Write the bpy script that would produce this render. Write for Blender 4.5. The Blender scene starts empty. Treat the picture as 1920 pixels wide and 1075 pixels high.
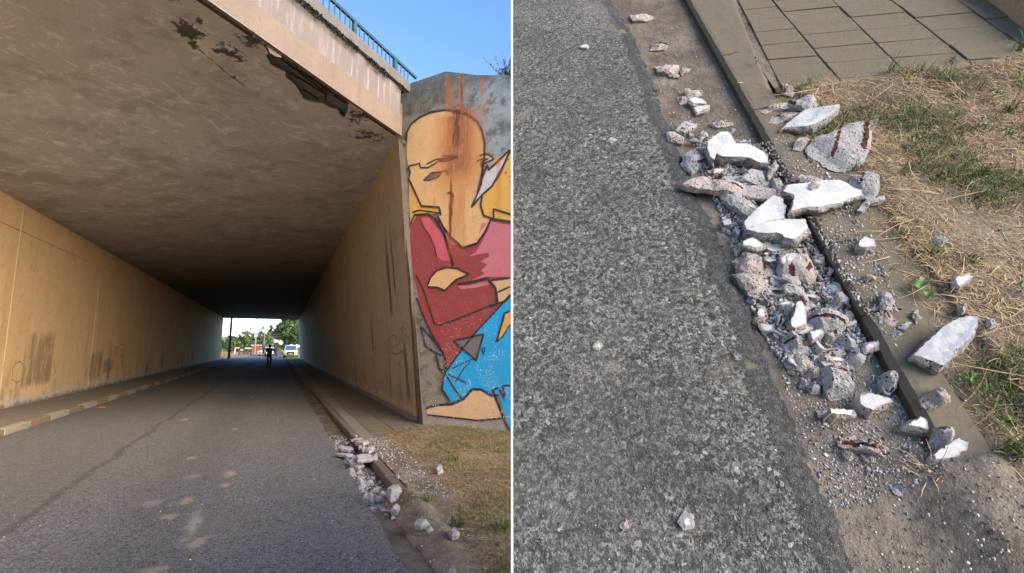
import bpy, bmesh, math, random
import numpy as np
from mathutils import Vector, Matrix, noise as mnoise
from mathutils.geometry import delaunay_2d_cdt

random.seed(7); rng = np.random.default_rng(7)
R = math.radians
scene = bpy.context.scene
COL = scene.collection

# ------------------------------------------------------------------ camera
YAW, PITCH, FPX = R(25.97), R(7.125), 900.0
C = Vector((0, 0, 1.6))
cr = Vector((math.cos(YAW), -math.sin(YAW), 0))
cw = Vector((math.sin(YAW)*math.cos(PITCH), math.cos(YAW)*math.cos(PITCH), math.sin(PITCH)))
cu = Vector((-math.sin(YAW)*math.sin(PITCH), -math.cos(YAW)*math.sin(PITCH), math.cos(PITCH)))
cam = bpy.data.cameras.new('camera'); camo = bpy.data.objects.new('camera', cam); COL.objects.link(camo)
M = Matrix.Identity(4)
for i in range(3):
    M[i][0], M[i][1], M[i][2], M[i][3] = cr[i], cu[i], -cw[i], C[i]
camo.matrix_world = M
cam.sensor_width = 36; cam.lens = 36*FPX/1920; cam.clip_start = 0.05; cam.clip_end = 3000
scene.camera = camo

# ------------------------------------------------------------------ sky and sun
SUN_EL, SUN_TRAVEL = 20, Vector((-0.55, 1.0, 0))        # the sun stands behind the camera, a little to the right
w = bpy.data.worlds.new('World'); scene.world = w; w.use_nodes = True
nt = w.node_tree; bg = nt.nodes['Background']
sky = nt.nodes.new('ShaderNodeTexSky'); sky.sky_type = 'NISHITA'; sky.sun_disc = False
sky.sun_elevation = R(SUN_EL)
td = SUN_TRAVEL.normalized()
sky.sun_rotation = math.atan2(-td.x, -td.y)
sky.altitude = 2500; sky.air_density = 1.0; sky.dust_density = 0.0; sky.ozone_density = 4.0
nt.links.new(sky.outputs[0], bg.inputs[0]); bg.inputs[1].default_value = 0.095
sl = bpy.data.lights.new('sun', 'SUN'); sl.energy = 2.0; sl.angle = R(55); sl.color = (1, 0.86, 0.69)
so = bpy.data.objects.new('sun', sl); COL.objects.link(so)
ldir = Vector((td.x*math.cos(R(SUN_EL)), td.y*math.cos(R(SUN_EL)), -math.sin(R(SUN_EL))))
so.rotation_euler = ldir.to_track_quat('-Z', 'Y').to_euler(); so.location = (0, -5, 12)
scene.view_settings.view_transform = 'Standard'; scene.view_settings.look = 'None'
scene.view_settings.gamma = 1; scene.view_settings.exposure = 2.45
scene.render.engine = 'CYCLES'
scene.cycles.max_bounces = 10; scene.cycles.diffuse_bounces = 6

# ------------------------------------------------------------------ geometry helpers
def ray(px, py): return (px-960)/FPX*cr - (py-537.5)/FPX*cu + cw
def G(px, py, z=0):
    d = ray(px, py); return C + d*((z-C.z)/d.z)
def atY(px, py, Y):
    d = ray(px, py); return C + d*(Y/d.y)
def atX(px, py, X):
    d = ray(px, py); return C + d*(X/d.x)

class Frame:
    """a plane with its own axes: u, v in the plane, n out of it"""
    def __init__(s, o, U, N, k=1.0):
        s.k = k; s.o = Vector(o); s.U = Vector(U).normalized(); s.N = Vector(N).normalized(); s.V = s.N.cross(s.U)
        s.rot = Matrix((s.U, s.V, s.N)).transposed()
    def hit(s, px, py, h=0):
        d = ray(px, py); t = ((s.o + s.N*h*s.k - C).dot(s.N))/d.dot(s.N); return C + d*t
    def uv(s, px, py, h=0):
        q = (s.hit(px, py, h)-s.o)/s.k; return (q.dot(s.U), q.dot(s.V))
    def w(s, u, v, h=0): return s.o + (s.U*u + s.V*v + s.N*h)*s.k
    def mat(s, u=0, v=0, h=0):
        m = s.rot.to_4x4() @ Matrix.Scale(s.k, 4); m.translation = s.w(u, v, h); return m

def link(name, mesh, parent=None, mw=None):
    o = bpy.data.objects.new(name, mesh); COL.objects.link(o)
    if mw is not None: o.matrix_world = mw
    if parent is not None:
        o.parent = parent
        o.matrix_parent_inverse = parent.matrix_world.inverted() if mw is not None else Matrix.Identity(4)
    return o
def empty(name, loc=(0,0,0), rz=0, mw=None):
    o = bpy.data.objects.new(name, None); COL.objects.link(o); o.empty_display_size = .2
    o.matrix_world = mw if mw is not None else Matrix.Translation(loc) @ Matrix.Rotation(rz, 4, 'Z')
    return o
def tag(o, label=None, cat=None, group=None, kind=None):
    if label: o['label'] = label
    if cat: o['category'] = cat
    if group: o['group'] = group
    if kind: o['kind'] = kind
    return o
def mesh(name, verts, faces, mats=None, fm=None, smooth=False, attrs=None):
    me = bpy.data.meshes.new(name); me.from_pydata([tuple(v) for v in verts], [], [tuple(f) for f in faces])
    for m in (mats if isinstance(mats, (list, tuple)) else [mats] if mats else []): me.materials.append(m)
    if fm is not None: me.polygons.foreach_set('material_index', np.array(fm, dtype=np.int32))
    if smooth: me.polygons.foreach_set('use_smooth', np.ones(len(me.polygons), dtype=bool))
    for k, a in (attrs or {}).items():
        at = me.attributes.new(k, 'FLOAT', 'POINT'); at.data.foreach_set('value', np.array(a, dtype=np.float32))
    me.update(); return me

class MB:
    """collects shapes into one mesh"""
    def __init__(s): s.v = []; s.f = []; s.m = []
    def add(s, vs, fs, m=0):
        b = len(s.v); s.v += [Vector(v) for v in vs]; s.f += [[b+i for i in f] for f in fs]; s.m += [m]*len(fs)
    def hexa(s, p, m=0):      # 4 bottom + 4 top corners
        s.add(p, [(3,2,1,0),(4,5,6,7),(0,1,5,4),(1,2,6,5),(2,3,7,6),(3,0,4,7)], m)
    def box(s, x0, y0, z0, x1, y1, z1, m=0):
        s.hexa([(x0,y0,z0),(x1,y0,z0),(x1,y1,z0),(x0,y1,z0),(x0,y0,z1),(x1,y0,z1),(x1,y1,z1),(x0,y1,z1)], m)
    def bevbox(s, x0, y0, z0, x1, y1, z1, b=.01, m=0):
        bm = bmesh.new(); bmesh.ops.create_cube(bm, size=1)
        for v in bm.verts: v.co = Vector(((x0+x1)/2+(x1-x0)*v.co.x, (y0+y1)/2+(y1-y0)*v.co.y, (z0+z1)/2+(z1-z0)*v.co.z))
        bmesh.ops.bevel(bm, geom=bm.edges[:], offset=b, segments=1, affect='EDGES'); s.bm(bm, m)
    def bm(s, bm, m=0):
        bm.verts.index_update(); s.add([v.co.copy() for v in bm.verts], [[v.index for v in f.verts] for f in bm.faces], m); bm.free()
    def tube(s, pts, rad, n=6, m=0, cap=True):
        pts = [Vector(p) for p in pts]; rad = rad if isinstance(rad, (list, tuple)) else [rad]*len(pts); b = len(s.v)
        for i, p in enumerate(pts):
            t = (pts[min(i+1, len(pts)-1)]-pts[max(i-1, 0)]).normalized()
            a = t.cross(Vector((0,0,1)) if abs(t.z) < .9 else Vector((1,0,0))).normalized(); c = t.cross(a)
            for k in range(n):
                q = 2*math.pi*k/n; s.v.append(p + a*math.cos(q)*rad[i] + c*math.sin(q)*rad[i])
        for i in range(len(pts)-1):
            for k in range(n):
                s.f.append([b+i*n+k, b+i*n+(k+1)%n, b+(i+1)*n+(k+1)%n, b+(i+1)*n+k]); s.m.append(m)
        if cap:
            s.f.append([b+k for k in range(n)][::-1]); s.m.append(m)
            s.f.append([b+(len(pts)-1)*n+k for k in range(n)]); s.m.append(m)
    def build(s, name, mats, parent=None, smooth=False, mw=None):
        return link(name, mesh(name, s.v, s.f, mats, s.m if isinstance(mats, (list, tuple)) else None, smooth), parent, mw)

def nz(p, f=1.0, o=0.0): return mnoise.noise(Vector((p[0]*f+o, p[1]*f+o*1.7, p[2]*f-o)))
def inside(poly, x, y):
    c = False; j = len(poly)-1
    for i in range(len(poly)):
        xi, yi = poly[i]; xj, yj = poly[j]
        if (yi > y) != (yj > y) and x < (xj-xi)*(y-yi)/(yj-yi)+xi: c = not c
        j = i
    return c
def inside_np(poly, X, Y):
    c = np.zeros(X.shape, bool); j = len(poly)-1
    for i in range(len(poly)):
        xi, yi = poly[i]; xj, yj = poly[j]
        if yi != yj: c ^= ((yi > Y) != (yj > Y)) & (X < (xj-xi)*(Y-yi)/(yj-yi)+xi)
        j = i
    return c
def resample(poly, step, closed=True, jit=0):
    out = []; n = len(poly)
    for i in range(n if closed else n-1):
        a, b = Vector(poly[i]), Vector(poly[(i+1) % n]); k = max(1, round((b-a).length/step))
        for q in range(k):
            p = a.lerp(b, q/k)
            if jit: p = p + Vector((random.gauss(0, jit), random.gauss(0, jit)))
            out.append((p.x, p.y))
    if not closed: out.append(tuple(poly[-1]))
    return out
def segdist(X, Y, a, b):
    ax, ay = a; bx, by = b; dx, dy = bx-ax, by-ay; L = dx*dx+dy*dy+1e-12
    t = np.clip(((X-ax)*dx+(Y-ay)*dy)/L, 0, 1); return np.hypot(X-ax-t*dx, Y-ay-t*dy)
def cdt(poly, inner):
    """triangulate a polygon with inner points; returns points, triangles"""
    n = len(poly); pts = [Vector(p) for p in poly]+[Vector(p) for p in inner]
    v, e, f, *_ = delaunay_2d_cdt(pts, [(i, (i+1) % n) for i in range(n)], [], 0, 1e-6)
    out = []
    for t in f:
        c = sum((Vector(v[i]) for i in t), Vector((0, 0)))/len(t)
        if inside(poly, c.x, c.y):
            a, b, d = [Vector(v[i]) for i in t[:3]]
            out.append(tuple(t) if (b-a).cross(d-a) > 0 else tuple(t)[::-1])
    return [tuple(q) for q in v], out

# ------------------------------------------------------------------ material helper
class NT:
    def __init__(s, name, rough=.9, spec=.3):
        s.m = bpy.data.materials.new(name); s.m.use_nodes = True; s.t = s.m.node_tree
        s.b = s.t.nodes['Principled BSDF']; s.b.inputs['Roughness'].default_value = rough
        s.b.inputs['Specular IOR Level'].default_value = spec
        s.tc = s.t.nodes.new('ShaderNodeTexCoord'); s.co = s.tc.outputs['Object']
    def n(s, kind): return s.t.nodes.new('ShaderNode'+kind)
    def put(s, inp, v):
        if hasattr(v, "is_linked"): s.t.links.new(v, inp); return
        if v is None: return
        if isinstance(v, bpy.types.NodeSocket): s.t.links.new(v, inp)
        elif isinstance(v, (tuple, list)) and inp.type == 'RGBA' and len(v) == 3: inp.default_value = (*v, 1)
        else: inp.default_value = v
    def math(s, op, a, b=None, c=None, clamp=False):
        q = s.n('Math'); q.operation = op; q.use_clamp = clamp
        for i, v in enumerate((a, b, c)): s.put(q.inputs[i], v)
        return q.outputs[0]
    def add(s, a, b): return s.math('ADD', a, b)
    def mul(s, a, b): return s.math('MULTIPLY', a, b)
    def scaled(s, sx=1, sy=1, sz=1, co=None):
        q = s.n('Mapping'); s.put(q.inputs[0], co or s.co); q.inputs['Scale'].default_value = (sx, sy, sz); return q.outputs[0]
    def noise(s, scale, detail=4, rough=.55, co=None, dist=0):
        q = s.n('TexNoise'); s.put(q.inputs['Vector'], co or s.co); q.inputs['Scale'].default_value = scale
        q.inputs['Detail'].default_value = detail; q.inputs['Roughness'].default_value = rough; q.inputs['Distortion'].default_value = dist
        return q.outputs[0]
    def voro(s, scale, out='Distance', feat='F1', co=None, rand=1):
        q = s.n('TexVoronoi'); q.feature = feat; s.put(q.inputs['Vector'], co or s.co); q.inputs['Scale'].default_value = scale
        q.inputs['Randomness'].default_value = rand; return q.outputs[out]
    def step(s, v, lo, hi, a=0., b=1.):
        q = s.n('MapRange'); q.interpolation_type = 'SMOOTHSTEP'; s.put(q.inputs[0], v)
        for i, x in enumerate((lo, hi, a, b)): s.put(q.inputs[1+i], x)
        return q.outputs[0]
    def mix(s, f, a, b, mode='MIX'):
        q = s.n('Mix'); q.data_type = 'RGBA'; q.blend_type = mode; s.put(q.inputs[0], f); s.put(q.inputs[6], a); s.put(q.inputs[7], b)
        return q.outputs[2]
    def attr(s, name):
        q = s.n('Attribute'); q.attribute_name = name; return q.outputs['Fac']
    def rand(s): return s.n('ObjectInfo').outputs['Random']
    def xyz(s, co=None):
        q = s.n('SeparateXYZ'); s.put(q.inputs[0], co or s.co); return q.outputs
    def color(s, c): s.put(s.b.inputs['Base Color'], c)
    def bump(s, h, dist=.01, strength=1):
        q = s.n('Bump'); q.inputs['Distance'].default_value = dist; s.put(q.inputs['Strength'], strength)
        s.put(q.inputs['Height'], h); s.put(s.b.inputs['Normal'], q.outputs[0])
def srgb(r, g, b):
    return tuple((c/255/12.92 if c/255 <= .04045 else ((c/255+.055)/1.055)**2.4) for c in (r, g, b))
def plain(name, col, rough=.8, var=.25, scale=6, spec=.3, metal=0):
    t = NT(name, rough, spec); f = t.noise(scale, 5)
    t.color(t.mix(f, tuple(c*(1-var) for c in col), tuple(min(1, c*(1+var)) for c in col)))
    t.b.inputs['Metallic'].default_value = metal
    t.bump(t.noise(scale*8, 3), .004, .4); return t.m
# ================================================================== materials of the setting
def asphalt(name, chip, lo, hi, left=False):
    t = NT(name, .85, .35)
    v = t.voro(chip, 'Color'); vv = t.n('SeparateColor'); t.put(vv.inputs[0], v); rnd = vv.outputs[0]
    big = t.noise(1.3, 5, .6); mid = t.noise(9, 4); fine = t.noise(chip*1.6, 3, .7)
    sm_ = t.noise(chip*.45, 4, .75)
    base = t.mix(t.step(rnd, .05, .95), lo, hi)
    base = t.mix(t.step(fine, .36, .56), tuple(c*.5 for c in lo), base)
    base = t.mix(t.mul(t.step(sm_, .49, .39), .92), base, tuple(c*.24 for c in lo))
    base = t.mix(t.mul(t.math('GREATER_THAN', rnd, .975), .6), base, (.42, .40, .37))           # pale stones in the mix
    base = t.mix(t.mul(t.step(mid, .45, .7), .25), base, tuple(c*.7 for c in lo))
    base = t.mix(t.mul(t.step(big, .48, .72), .5), base, (.20, .175, .14))           # dust
    if left:
        X = t.xyz()
        def blob(x, y, rx, ry, col, amt=1.0):
            nonlocal base
            dx = t.mul(t.math('SUBTRACT', X[0], x), 1/rx); dy = t.mul(t.math('SUBTRACT', X[1], y), 1/ry)
            d = t.math('SQRT', t.add(t.mul(dx, dx), t.mul(dy, dy)))
            d = t.add(d, t.mul(t.math('SUBTRACT', t.noise(9, 7, .78, dist=.4), .5), 3.6))
            base = t.mix(t.mul(t.mul(t.step(d, 1.15, .2), t.step(t.noise(45, 5, .75), .32, .48)), amt), base, col)
        sand = (.42, .34, .23)
        for px, py, rx, ry in [(370,1022,.09,.20),(350,942,.075,.2),(318,972,.09,.10),(372,978,.09,.14),(359,1000,.05,.2),(290,1072,.12,.1),
                               (358,861,.09,.14),(420,912,.07,.12),(432,891,.07,.2),(347,788,.08,.25),(440,806,.06,.2),(473,745,.05,.4)]:
            q = G(px, py); blob(q.x, q.y, rx, ry, sand, .85)
        for px, py, rx, ry in [(358,896,.12,.12),(285,946,.1,.14),(360,985,.07,.5)]:
            q = G(px, py); blob(q.x, q.y, rx, ry, (.36,.36,.36), .6)
        # joint between the two laid strips, and the paler strip on its left
        off = t.mul(t.math('SUBTRACT', t.noise(.8, 4, .6), .5), .35)
        jx = t.math('ABSOLUTE', t.math('SUBTRACT', t.add(X[0], off), -2.05))
        base = t.mix(t.mul(t.step(jx, .08, .01), .42), base, (.018, .018, .018))
        base = t.mix(t.mul(t.step(t.add(X[0], off), -2.0, -2.1), .3), base, (.15, .14, .125))
        # tyre polished tracks a little darker
        tr = t.math('ABSOLUTE', t.math('SUBTRACT', X[0], -.9)); base = t.mix(t.mul(t.step(tr, .7, .1), .18), base, (.03,.03,.032))
        base = t.mix(t.mul(t.step(X[1], 14, 40), .35), base, (.07, .05, .035))        # darker brown farther along the road
    if not left:
        base = t.mix(t.mul(t.step(t.noise(3.2, 6, .7), .47, .62), .45), base, (.05,.048,.045)); base = t.mix(t.mul(t.step(t.noise(30, 4, .7), .56, .68), .7), base, (.03,.03,.03))
        base = t.mix(t.mul(t.step(t.add(t.attr('lip'), t.mul(t.math('SUBTRACT', t.noise(20, 5, .7), .5), .9)), .35, .75), .72), base, (.034, .034, .034))
        base = t.mix(t.mul(t.step(t.noise(5.5, 5, .65), .60, .68), .5), base, (.26, .215, .15))
    t.color(base); t.bump(t.add(t.mul(rnd, .6), fine), .012, .8 if not left else .9)
    return t.m
M_road = asphalt('worn_asphalt', 95, (.15,.145,.138), (.33,.32,.30), True)
M_road2 = asphalt('coarse_asphalt', 135, (.075,.07,.061), (.275,.255,.22))

def concrete(name, col, dirt=(.1,.08,.05), amt=.5, scale=2.5, streak=0, bumpd=.006, moss=None):
    t = NT(name, .9, .25)
    a = t.noise(scale, 6, .65); b = t.noise(scale*9, 5, .6); f = t.noise(90, 3)
    c = t.mix(a, tuple(x*.75 for x in col), tuple(min(1, x*1.2) for x in col))
    c = t.mix(t.mul(t.step(b, .5, .75), amt), c, dirt)
    if streak:
        s = t.noise(1.0, 6, .7, t.scaled(5, 5, .35)); c = t.mix(t.mul(t.step(s, .5, .75), streak), c, dirt)
    if moss: c = t.mix(t.mul(t.step(t.noise(3.5, 6, .7), .52, .66), .7), c, moss)
    c = t.mix(t.mul(t.math('LESS_THAN', t.voro(45), .16), .35), c, tuple(x*.4 for x in col))
    t.color(c); t.bump(t.add(t.mul(f, .4), b), bumpd, .7); return t.m
M_kerb = concrete('kerb_concrete', (.15,.12,.088), (.09,.075,.05))
M_kerb2 = concrete('old_kerb_concrete', (.12,.098,.066), (.10,.08,.045), .6, 6, bumpd=.003)
M_kerb_y = concrete('faded_yellow_kerb', (.25,.185,.105), (.14,.10,.05), .7)
M_kerb_w = concrete('faded_white_kerb', (.36,.30,.22), (.17,.12,.07), .7)
M_kerbf = concrete('mossy_kerb_face', (.062,.048,.026), (.03,.024,.014), .7, 6, bumpd=.004)
M_tile = concrete('paving_concrete', (.125,.102,.066), (.065,.055,.032), .55, 5, moss=(.09,.078,.036), bumpd=.003)
M_walk = concrete('walkway_concrete', (.22,.19,.15), (.11,.09,.06))
M_edge = concrete('pale_edge_concrete', (.62,.60,.57), (.3,.28,.25), .3)

def wall_paint(name, col, left):
    t = NT(name, .8, .3); X = t.xyz()
    a = t.noise(.7, 5, .6); st = t.noise(1, 6, .7, t.scaled(1, 2.2, .22)); b = t.noise(8, 6, .65)
    c = t.mix(a, tuple(x*.86 for x in col), tuple(min(1, x*1.12) for x in col))
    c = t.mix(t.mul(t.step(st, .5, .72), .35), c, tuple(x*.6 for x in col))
    low = t.step(X[2], 2.1, .35)
    pale = t.step(t.noise(1.6, 6, .75, t.scaled(1, 1, .35)), .47, .62)
    c = t.mix(t.mul(t.mul(low, pale), .5 if left else .2), c, (.55,.43,.29))
    grime = t.step(t.noise(1.1, 6, .7, t.scaled(1, 1, .4)), .5, .64)
    c = t.mix(t.mul(t.mul(low, grime), .6 if left else .45), c, (.12,.095,.055))
    # lime bloom in a ragged band just above the pavement
    edge = t.add(X[2], t.mul(t.math('SUBTRACT', t.noise(4, 6, .7), .5), .5))
    c = t.mix(t.mul(t.step(edge, .42, .22), .8 if left else .25), c, (.62,.55,.46))
    c = t.mix(t.mul(t.step(edge, .26, .12), .7 if left else .3), c, (.16,.11,.07))
    if left:
        # painted-over square patches
        for y0, y1, z0, z1 in PATCHES:
            wob = t.mul(t.math('SUBTRACT', t.noise(2.2, 5, .7), .5), .5)
            yy = X[1]; zz = t.add(X[2], wob)
            m = t.mul(t.mul(t.step(yy, y0, y0+.05), t.step(yy, y1+.1, y1-.1)), t.mul(t.step(zz, z0, z0+.2), t.step(zz, z1+.15, z1-.1)))
            c = t.mix(t.mul(t.mul(m, .62), t.step(t.noise(1, 6, .75, t.scaled(1, 4, .6)), .36, .58)), c, (.13,.10,.055))
    else:
        for y0, z0, wd, ln in [(11.6,3.5,.22,1.3),(11.05,3.7,.13,1.0),(14.5,2.0,.15,.7),(12.4,.95,.08,.7),(10.6,1.2,.2,.9)]:
            wob = t.mul(t.math('SUBTRACT', t.noise(3, 4, .7), .5), .25)
            m = t.mul(t.step(t.math('ABSOLUTE', t.math('SUBTRACT', t.add(X[1], wob), y0)), wd, wd*.3), t.mul(t.step(t.add(X[2], wob), z0-ln, z0-ln+.3), t.step(X[2], z0+ln, z0)))
            c = t.mix(t.mul(m, .75), c, (.06,.045,.028))
    c = t.mix(t.mul(t.step(b, .54, .68), .35), c, tuple(x*.5 for x in col)); c = t.mix(t.mul(t.step(t.noise(2.3, 7, .75, dist=.6), .55, .66), .3 if left else .75), c, tuple(x*.5 for x in col))
    c = t.mix(t.mul(t.step(t.noise(3.1, 7, .75, t.scaled(1,1.4,.5), dist=.5), .58, .68), .35), c, tuple(min(1, x*1.3+.05) for x in col))
    t.color(c); t.bump(t.add(b, t.mul(t.noise(70, 3), .5)), .006, .6); return t.m
def wall_y(px, py=700): return atX(px, py, -5.8).y
PATCHES = [(wall_y(166), wall_y(189), .35, 1.35), (wall_y(192), wall_y(212), .55, 1.05), (wall_y(40), wall_y(95), .5, 1.9)]
M_wallL = wall_paint('tan_wall_paint', (.84,.52,.25), True)
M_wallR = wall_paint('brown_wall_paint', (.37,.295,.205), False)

def ceiling_mat():
    t = NT('soffit_paint', .75, .3); X = t.xyz()
    a = t.noise(.5, 6, .62); b = t.noise(3.0, 9, .78, dist=.8); st = t.noise(1, 8, .78, t.scaled(1.6, 2.2, 1), dist=1.0)
    c = t.mix(a, (.39,.395,.40), (.57,.575,.58))
    c = t.mix(t.mul(t.step(b, .53, .60), .55), c, (.78,.76,.73))
    c = t.mix(t.mul(t.step(st, .55, .61), .6), c, (.80,.77,.73))
    c = t.mix(t.mul(t.step(t.noise(1.3, 7, .7), .5, .62), .5), c, (.29,.275,.26))
    c = t.mix(t.mul(t.step(X[1], 13, 36), .8), c, (.13,.088,.055))                     # darker brown deeper in
    # paint flaked off in spots near the mouth
    fl = t.noise(7.5, 8, .72, dist=.8)
    def region(px, py, rx, ry, lo, hi):
        nonlocal c
        q = G(px, py, 5.85)
        dx = t.mul(t.math('SUBTRACT', X[0], q.x), 1/rx); dy = t.mul(t.math('SUBTRACT', X[1], q.y), 1/ry)
        d = t.math('SQRT', t.add(t.mul(dx, dx), t.mul(dy, dy)))
        m = t.step(t.math('SUBTRACT', fl, t.mul(d, .16)), lo, hi)
        c = t.mix(t.mul(m, .9), c, (.045,.045,.045))
    region(432, 112, .20, .20, .37, .40); region(352, 70, .11, .15, .27, .29); region(360, 92, .06, .16, .34, .36); region(690, 262, .34, .34, .40, .43); region(372, 52, .05, .06, .36, .38)
    region(668, 222, .3, .4, .40, .44); region(475, 88, .20, .20, .38, .41); region(308, 5, .25, .14, .40, .43); region(440, 155, .4, .15, .50, .52)
    region(560, 225, 1.2, 1.2, .60, .62); region(380, 40, .8, .8, .62, .64)
    # hairline board joints running across, broken here and there
    def crack(pa, pb, wd):
        nonlocal c
        a, b_ = G(*pa, 5.85), G(*pb, 5.85); dx, dy = b_.x-a.x, b_.y-a.y; L = math.hypot(dx, dy); ux, uy = dx/L, dy/L
        px_, py_ = t.math('SUBTRACT', X[0], a.x), t.math('SUBTRACT', X[1], a.y)
        al = t.add(t.mul(px_, ux), t.mul(py_, uy)); ac = t.math('ABSOLUTE', t.add(t.add(t.mul(px_, -uy), t.mul(py_, ux)), t.mul(t.math('SUBTRACT', t.noise(4, 5, .7), .5), .10)))
        m = t.mul(t.step(ac, wd, wd*.3), t.mul(t.step(al, -.05, .05), t.step(al, L+.05, L-.05)))
        return t.mul(m, t.step(t.noise(7, 4, .7), .40, .5))
    for pa, pb, wd, col in (((352,88),(458,168),.022,(.06,.055,.05)),((365,60),(520,150),.010,(.10,.09,.08)),((120,110),(330,205),.02,(.80,.74,.66)),((300,150),(420,240),.016,(.80,.74,.66)),((20,200),(260,330),.018,(.66,.58,.48))):
        c = t.mix(t.mul(crack(pa, pb, wd), .8), c, col)
    t.color(c); t.bump(t.add(t.mul(b, .7), t.noise(30, 4)), .012, .6); return t.m
M_ceil = ceiling_mat()
M_spall = concrete('broken_concrete', (.19,.185,.19), (.09,.085,.085), .6, 6, bumpd=.03)
M_rebar = plain('rusted_steel', (.06,.032,.024), .8)
M_beam = concrete('beam_concrete', (.22,.16,.118), (.15,.10,.07), .6, 2.2, .55)
def parapet_mat():
    t = NT('streaked_concrete', .9, .25)
    c = t.mix(t.noise(1.3, 5), (.155,.118,.102), (.22,.172,.15))
    c = t.mix(t.mul(t.step(t.noise(1, 6, .75, t.scaled(9, 9, .9)), .5, .66), .7), c, (.36,.30,.255))
    c = t.mix(t.mul(t.step(t.noise(1, 6, .7, t.scaled(6, 6, .5, )), .55, .72), .5), c, (.20,.14,.115))
    t.color(c); t.bump(t.noise(14, 5), .01, .6); return t.m
M_par = parapet_mat()
M_cop = concrete('weathered_coping', (.16,.135,.12), (.07,.065,.06), .6, 3, .3)
M_rail = plain('green_rail_paint', (.035,.075,.085), .55, .4, 9)
M_moss = plain('dark_moss', (.05,.055,.04), 1, .5, 12)

def soil(name, col, dry, pebble=60):
    t = NT(name, 1, .1)
    a = t.noise(2.2, 6, .65); b = t.noise(14, 6, .7); v = t.voro(pebble*1.8, 'Color'); vd = t.voro(pebble*1.8); sv = t.n('SeparateColor'); t.put(sv.inputs[0], v)
    c = t.mix(t.step(a, .35, .68), col, dry); c = t.mix(t.mul(t.step(b, .45, .72), .55), c, tuple(x*.5 for x in col))
    peb = t.step(t.add(vd, t.mul(t.noise(pebble*3, 2), .25)), .42, .3)
    c = t.mix(t.mul(t.mul(t.math('GREATER_THAN', sv.outputs[0], .86), peb), .8), c, (.27,.25,.22)); c = t.mix(t.mul(t.mul(t.math('LESS_THAN', sv.outputs[0], .12), peb), .7), c, (.035,.03,.025))
    t.color(c); t.bump(t.add(b, t.mul(sv.outputs[0], .35)), .02, .9); return t.m
M_soil = soil('dry_soil', (.10,.072,.048), (.20,.152,.105))
M_gut = soil('gutter_dirt', (.122,.098,.076), (.225,.185,.14), 110)
M_soilL = soil('verge_soil', (.19,.145,.10), (.33,.265,.19))
M_ground = soil('field_ground', (.13,.115,.05), (.26,.22,.10), 20)

# ================================================================== big pieces of the left-hand place
def sheet(name, x0, y0, x1, y1, z, m, kind='structure'):
    o = link(name, mesh(name, [(x0,y0,z),(x1,y0,z),(x1,y1,z),(x0,y1,z)], [(0,1,2,3)], m)); return tag(o, kind=kind)
sheet('ground', -1500, -600, 1500, 2200, -.02, M_ground)
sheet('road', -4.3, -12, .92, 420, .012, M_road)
sheet('gutter', .90, -12, 1.22, 66, .004, M_gut)
# ragged raised asphalt edge along the gutter
mb = MB(); prev = None; ys = np.arange(2.2, 30, .06)
ring = []
for y in ys:
    e = .90 + .045*nz((0, y, 0), 1.6) + .03*nz((3, y, 0), 6)
    ring.append([(e-.14, y, .0125), (e-.05, y, .02), (e, y, .016), (e+.03, y, .001)])
vs = [p for r_ in ring for p in r_]; fs = [(i*4+k, i*4+k+1, (i+1)*4+k+1, (i+1)*4+k) for i in range(len(ring)-1) for k in range(3)]
tag(link('road_edge', mesh('road_edge', vs, fs, M_road, smooth=True)), kind='structure')

def kerb_row(name, x0, x1, y0, y1, z, L, mats, gap=.012, b=.012):
    root = tag(empty(name, ((x0+x1)/2, y0, 0)), kind='structure')
    cache = {}; y = y0; k = 0
    while y < y1:
        m = mats[k % len(mats)]
        if m not in cache:
            q = MB(); q.bevbox(-(x1-x0)/2, gap/2, -.1, (x1-x0)/2, L-gap/2, z, b); cache[m] = mesh('kerb_stone', q.v, q.f, m)
        o = link('kerb_stone', cache[m], root, Matrix.Translation(((x0+x1)/2+random.gauss(0,.003), y, random.gauss(0,.003)))); y += L; k += 1
    return root
kerb_row('left_kerb', -4.47, -4.31, 3, 120, .13, 1.0, [M_kerb_y, M_kerb_w])
kerb_row('right_kerb', 1.22, 1.34, 4.9, 66, .10, 1.0, [M_kerb])
q = MB(); q.box(-5.8, 1, -.1, -4.48, 66, .118); tag(q.build('left_pavement', M_walk), kind='structure')
q = MB(); q.box(-5.8, 66, -.1, -4.48, 120, .10); tag(q.build('left_pavement', M_walk), kind='structure')
# right pavement: haunch, then single paving slabs, then a sheet farther in
pav = tag(empty('right_pavement', (1.9, 9, 0)), kind='structure')
q = MB(); q.box(1.345, 8.3, -.1, 1.56, 66, .094); q.build('haunch', M_walk, pav, mw=Matrix.Identity(4))
q = MB(); q.bevbox(0, 0, -.06, .438, .438, 0, .006); M_tileL = concrete('walkway_paving', (.165,.138,.092), (.085,.07,.045), .55, 5, moss=(.12,.10,.055), bumpd=.003); pm = mesh('paving_slab', q.v, q.f, M_tileL)
for j in range(34):
    for i in range(3):
        link('paving_slab', pm, pav, Matrix.Translation((1.57+i*.45, 8.4+j*.45, .092+random.gauss(0, .002))))
q = MB(); q.box(1.565, 8.3+34*.45+.1, -.1, 2.95, 66, .09); q.build('far_paving', M_tileL, pav, mw=Matrix.Identity(4))

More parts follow.
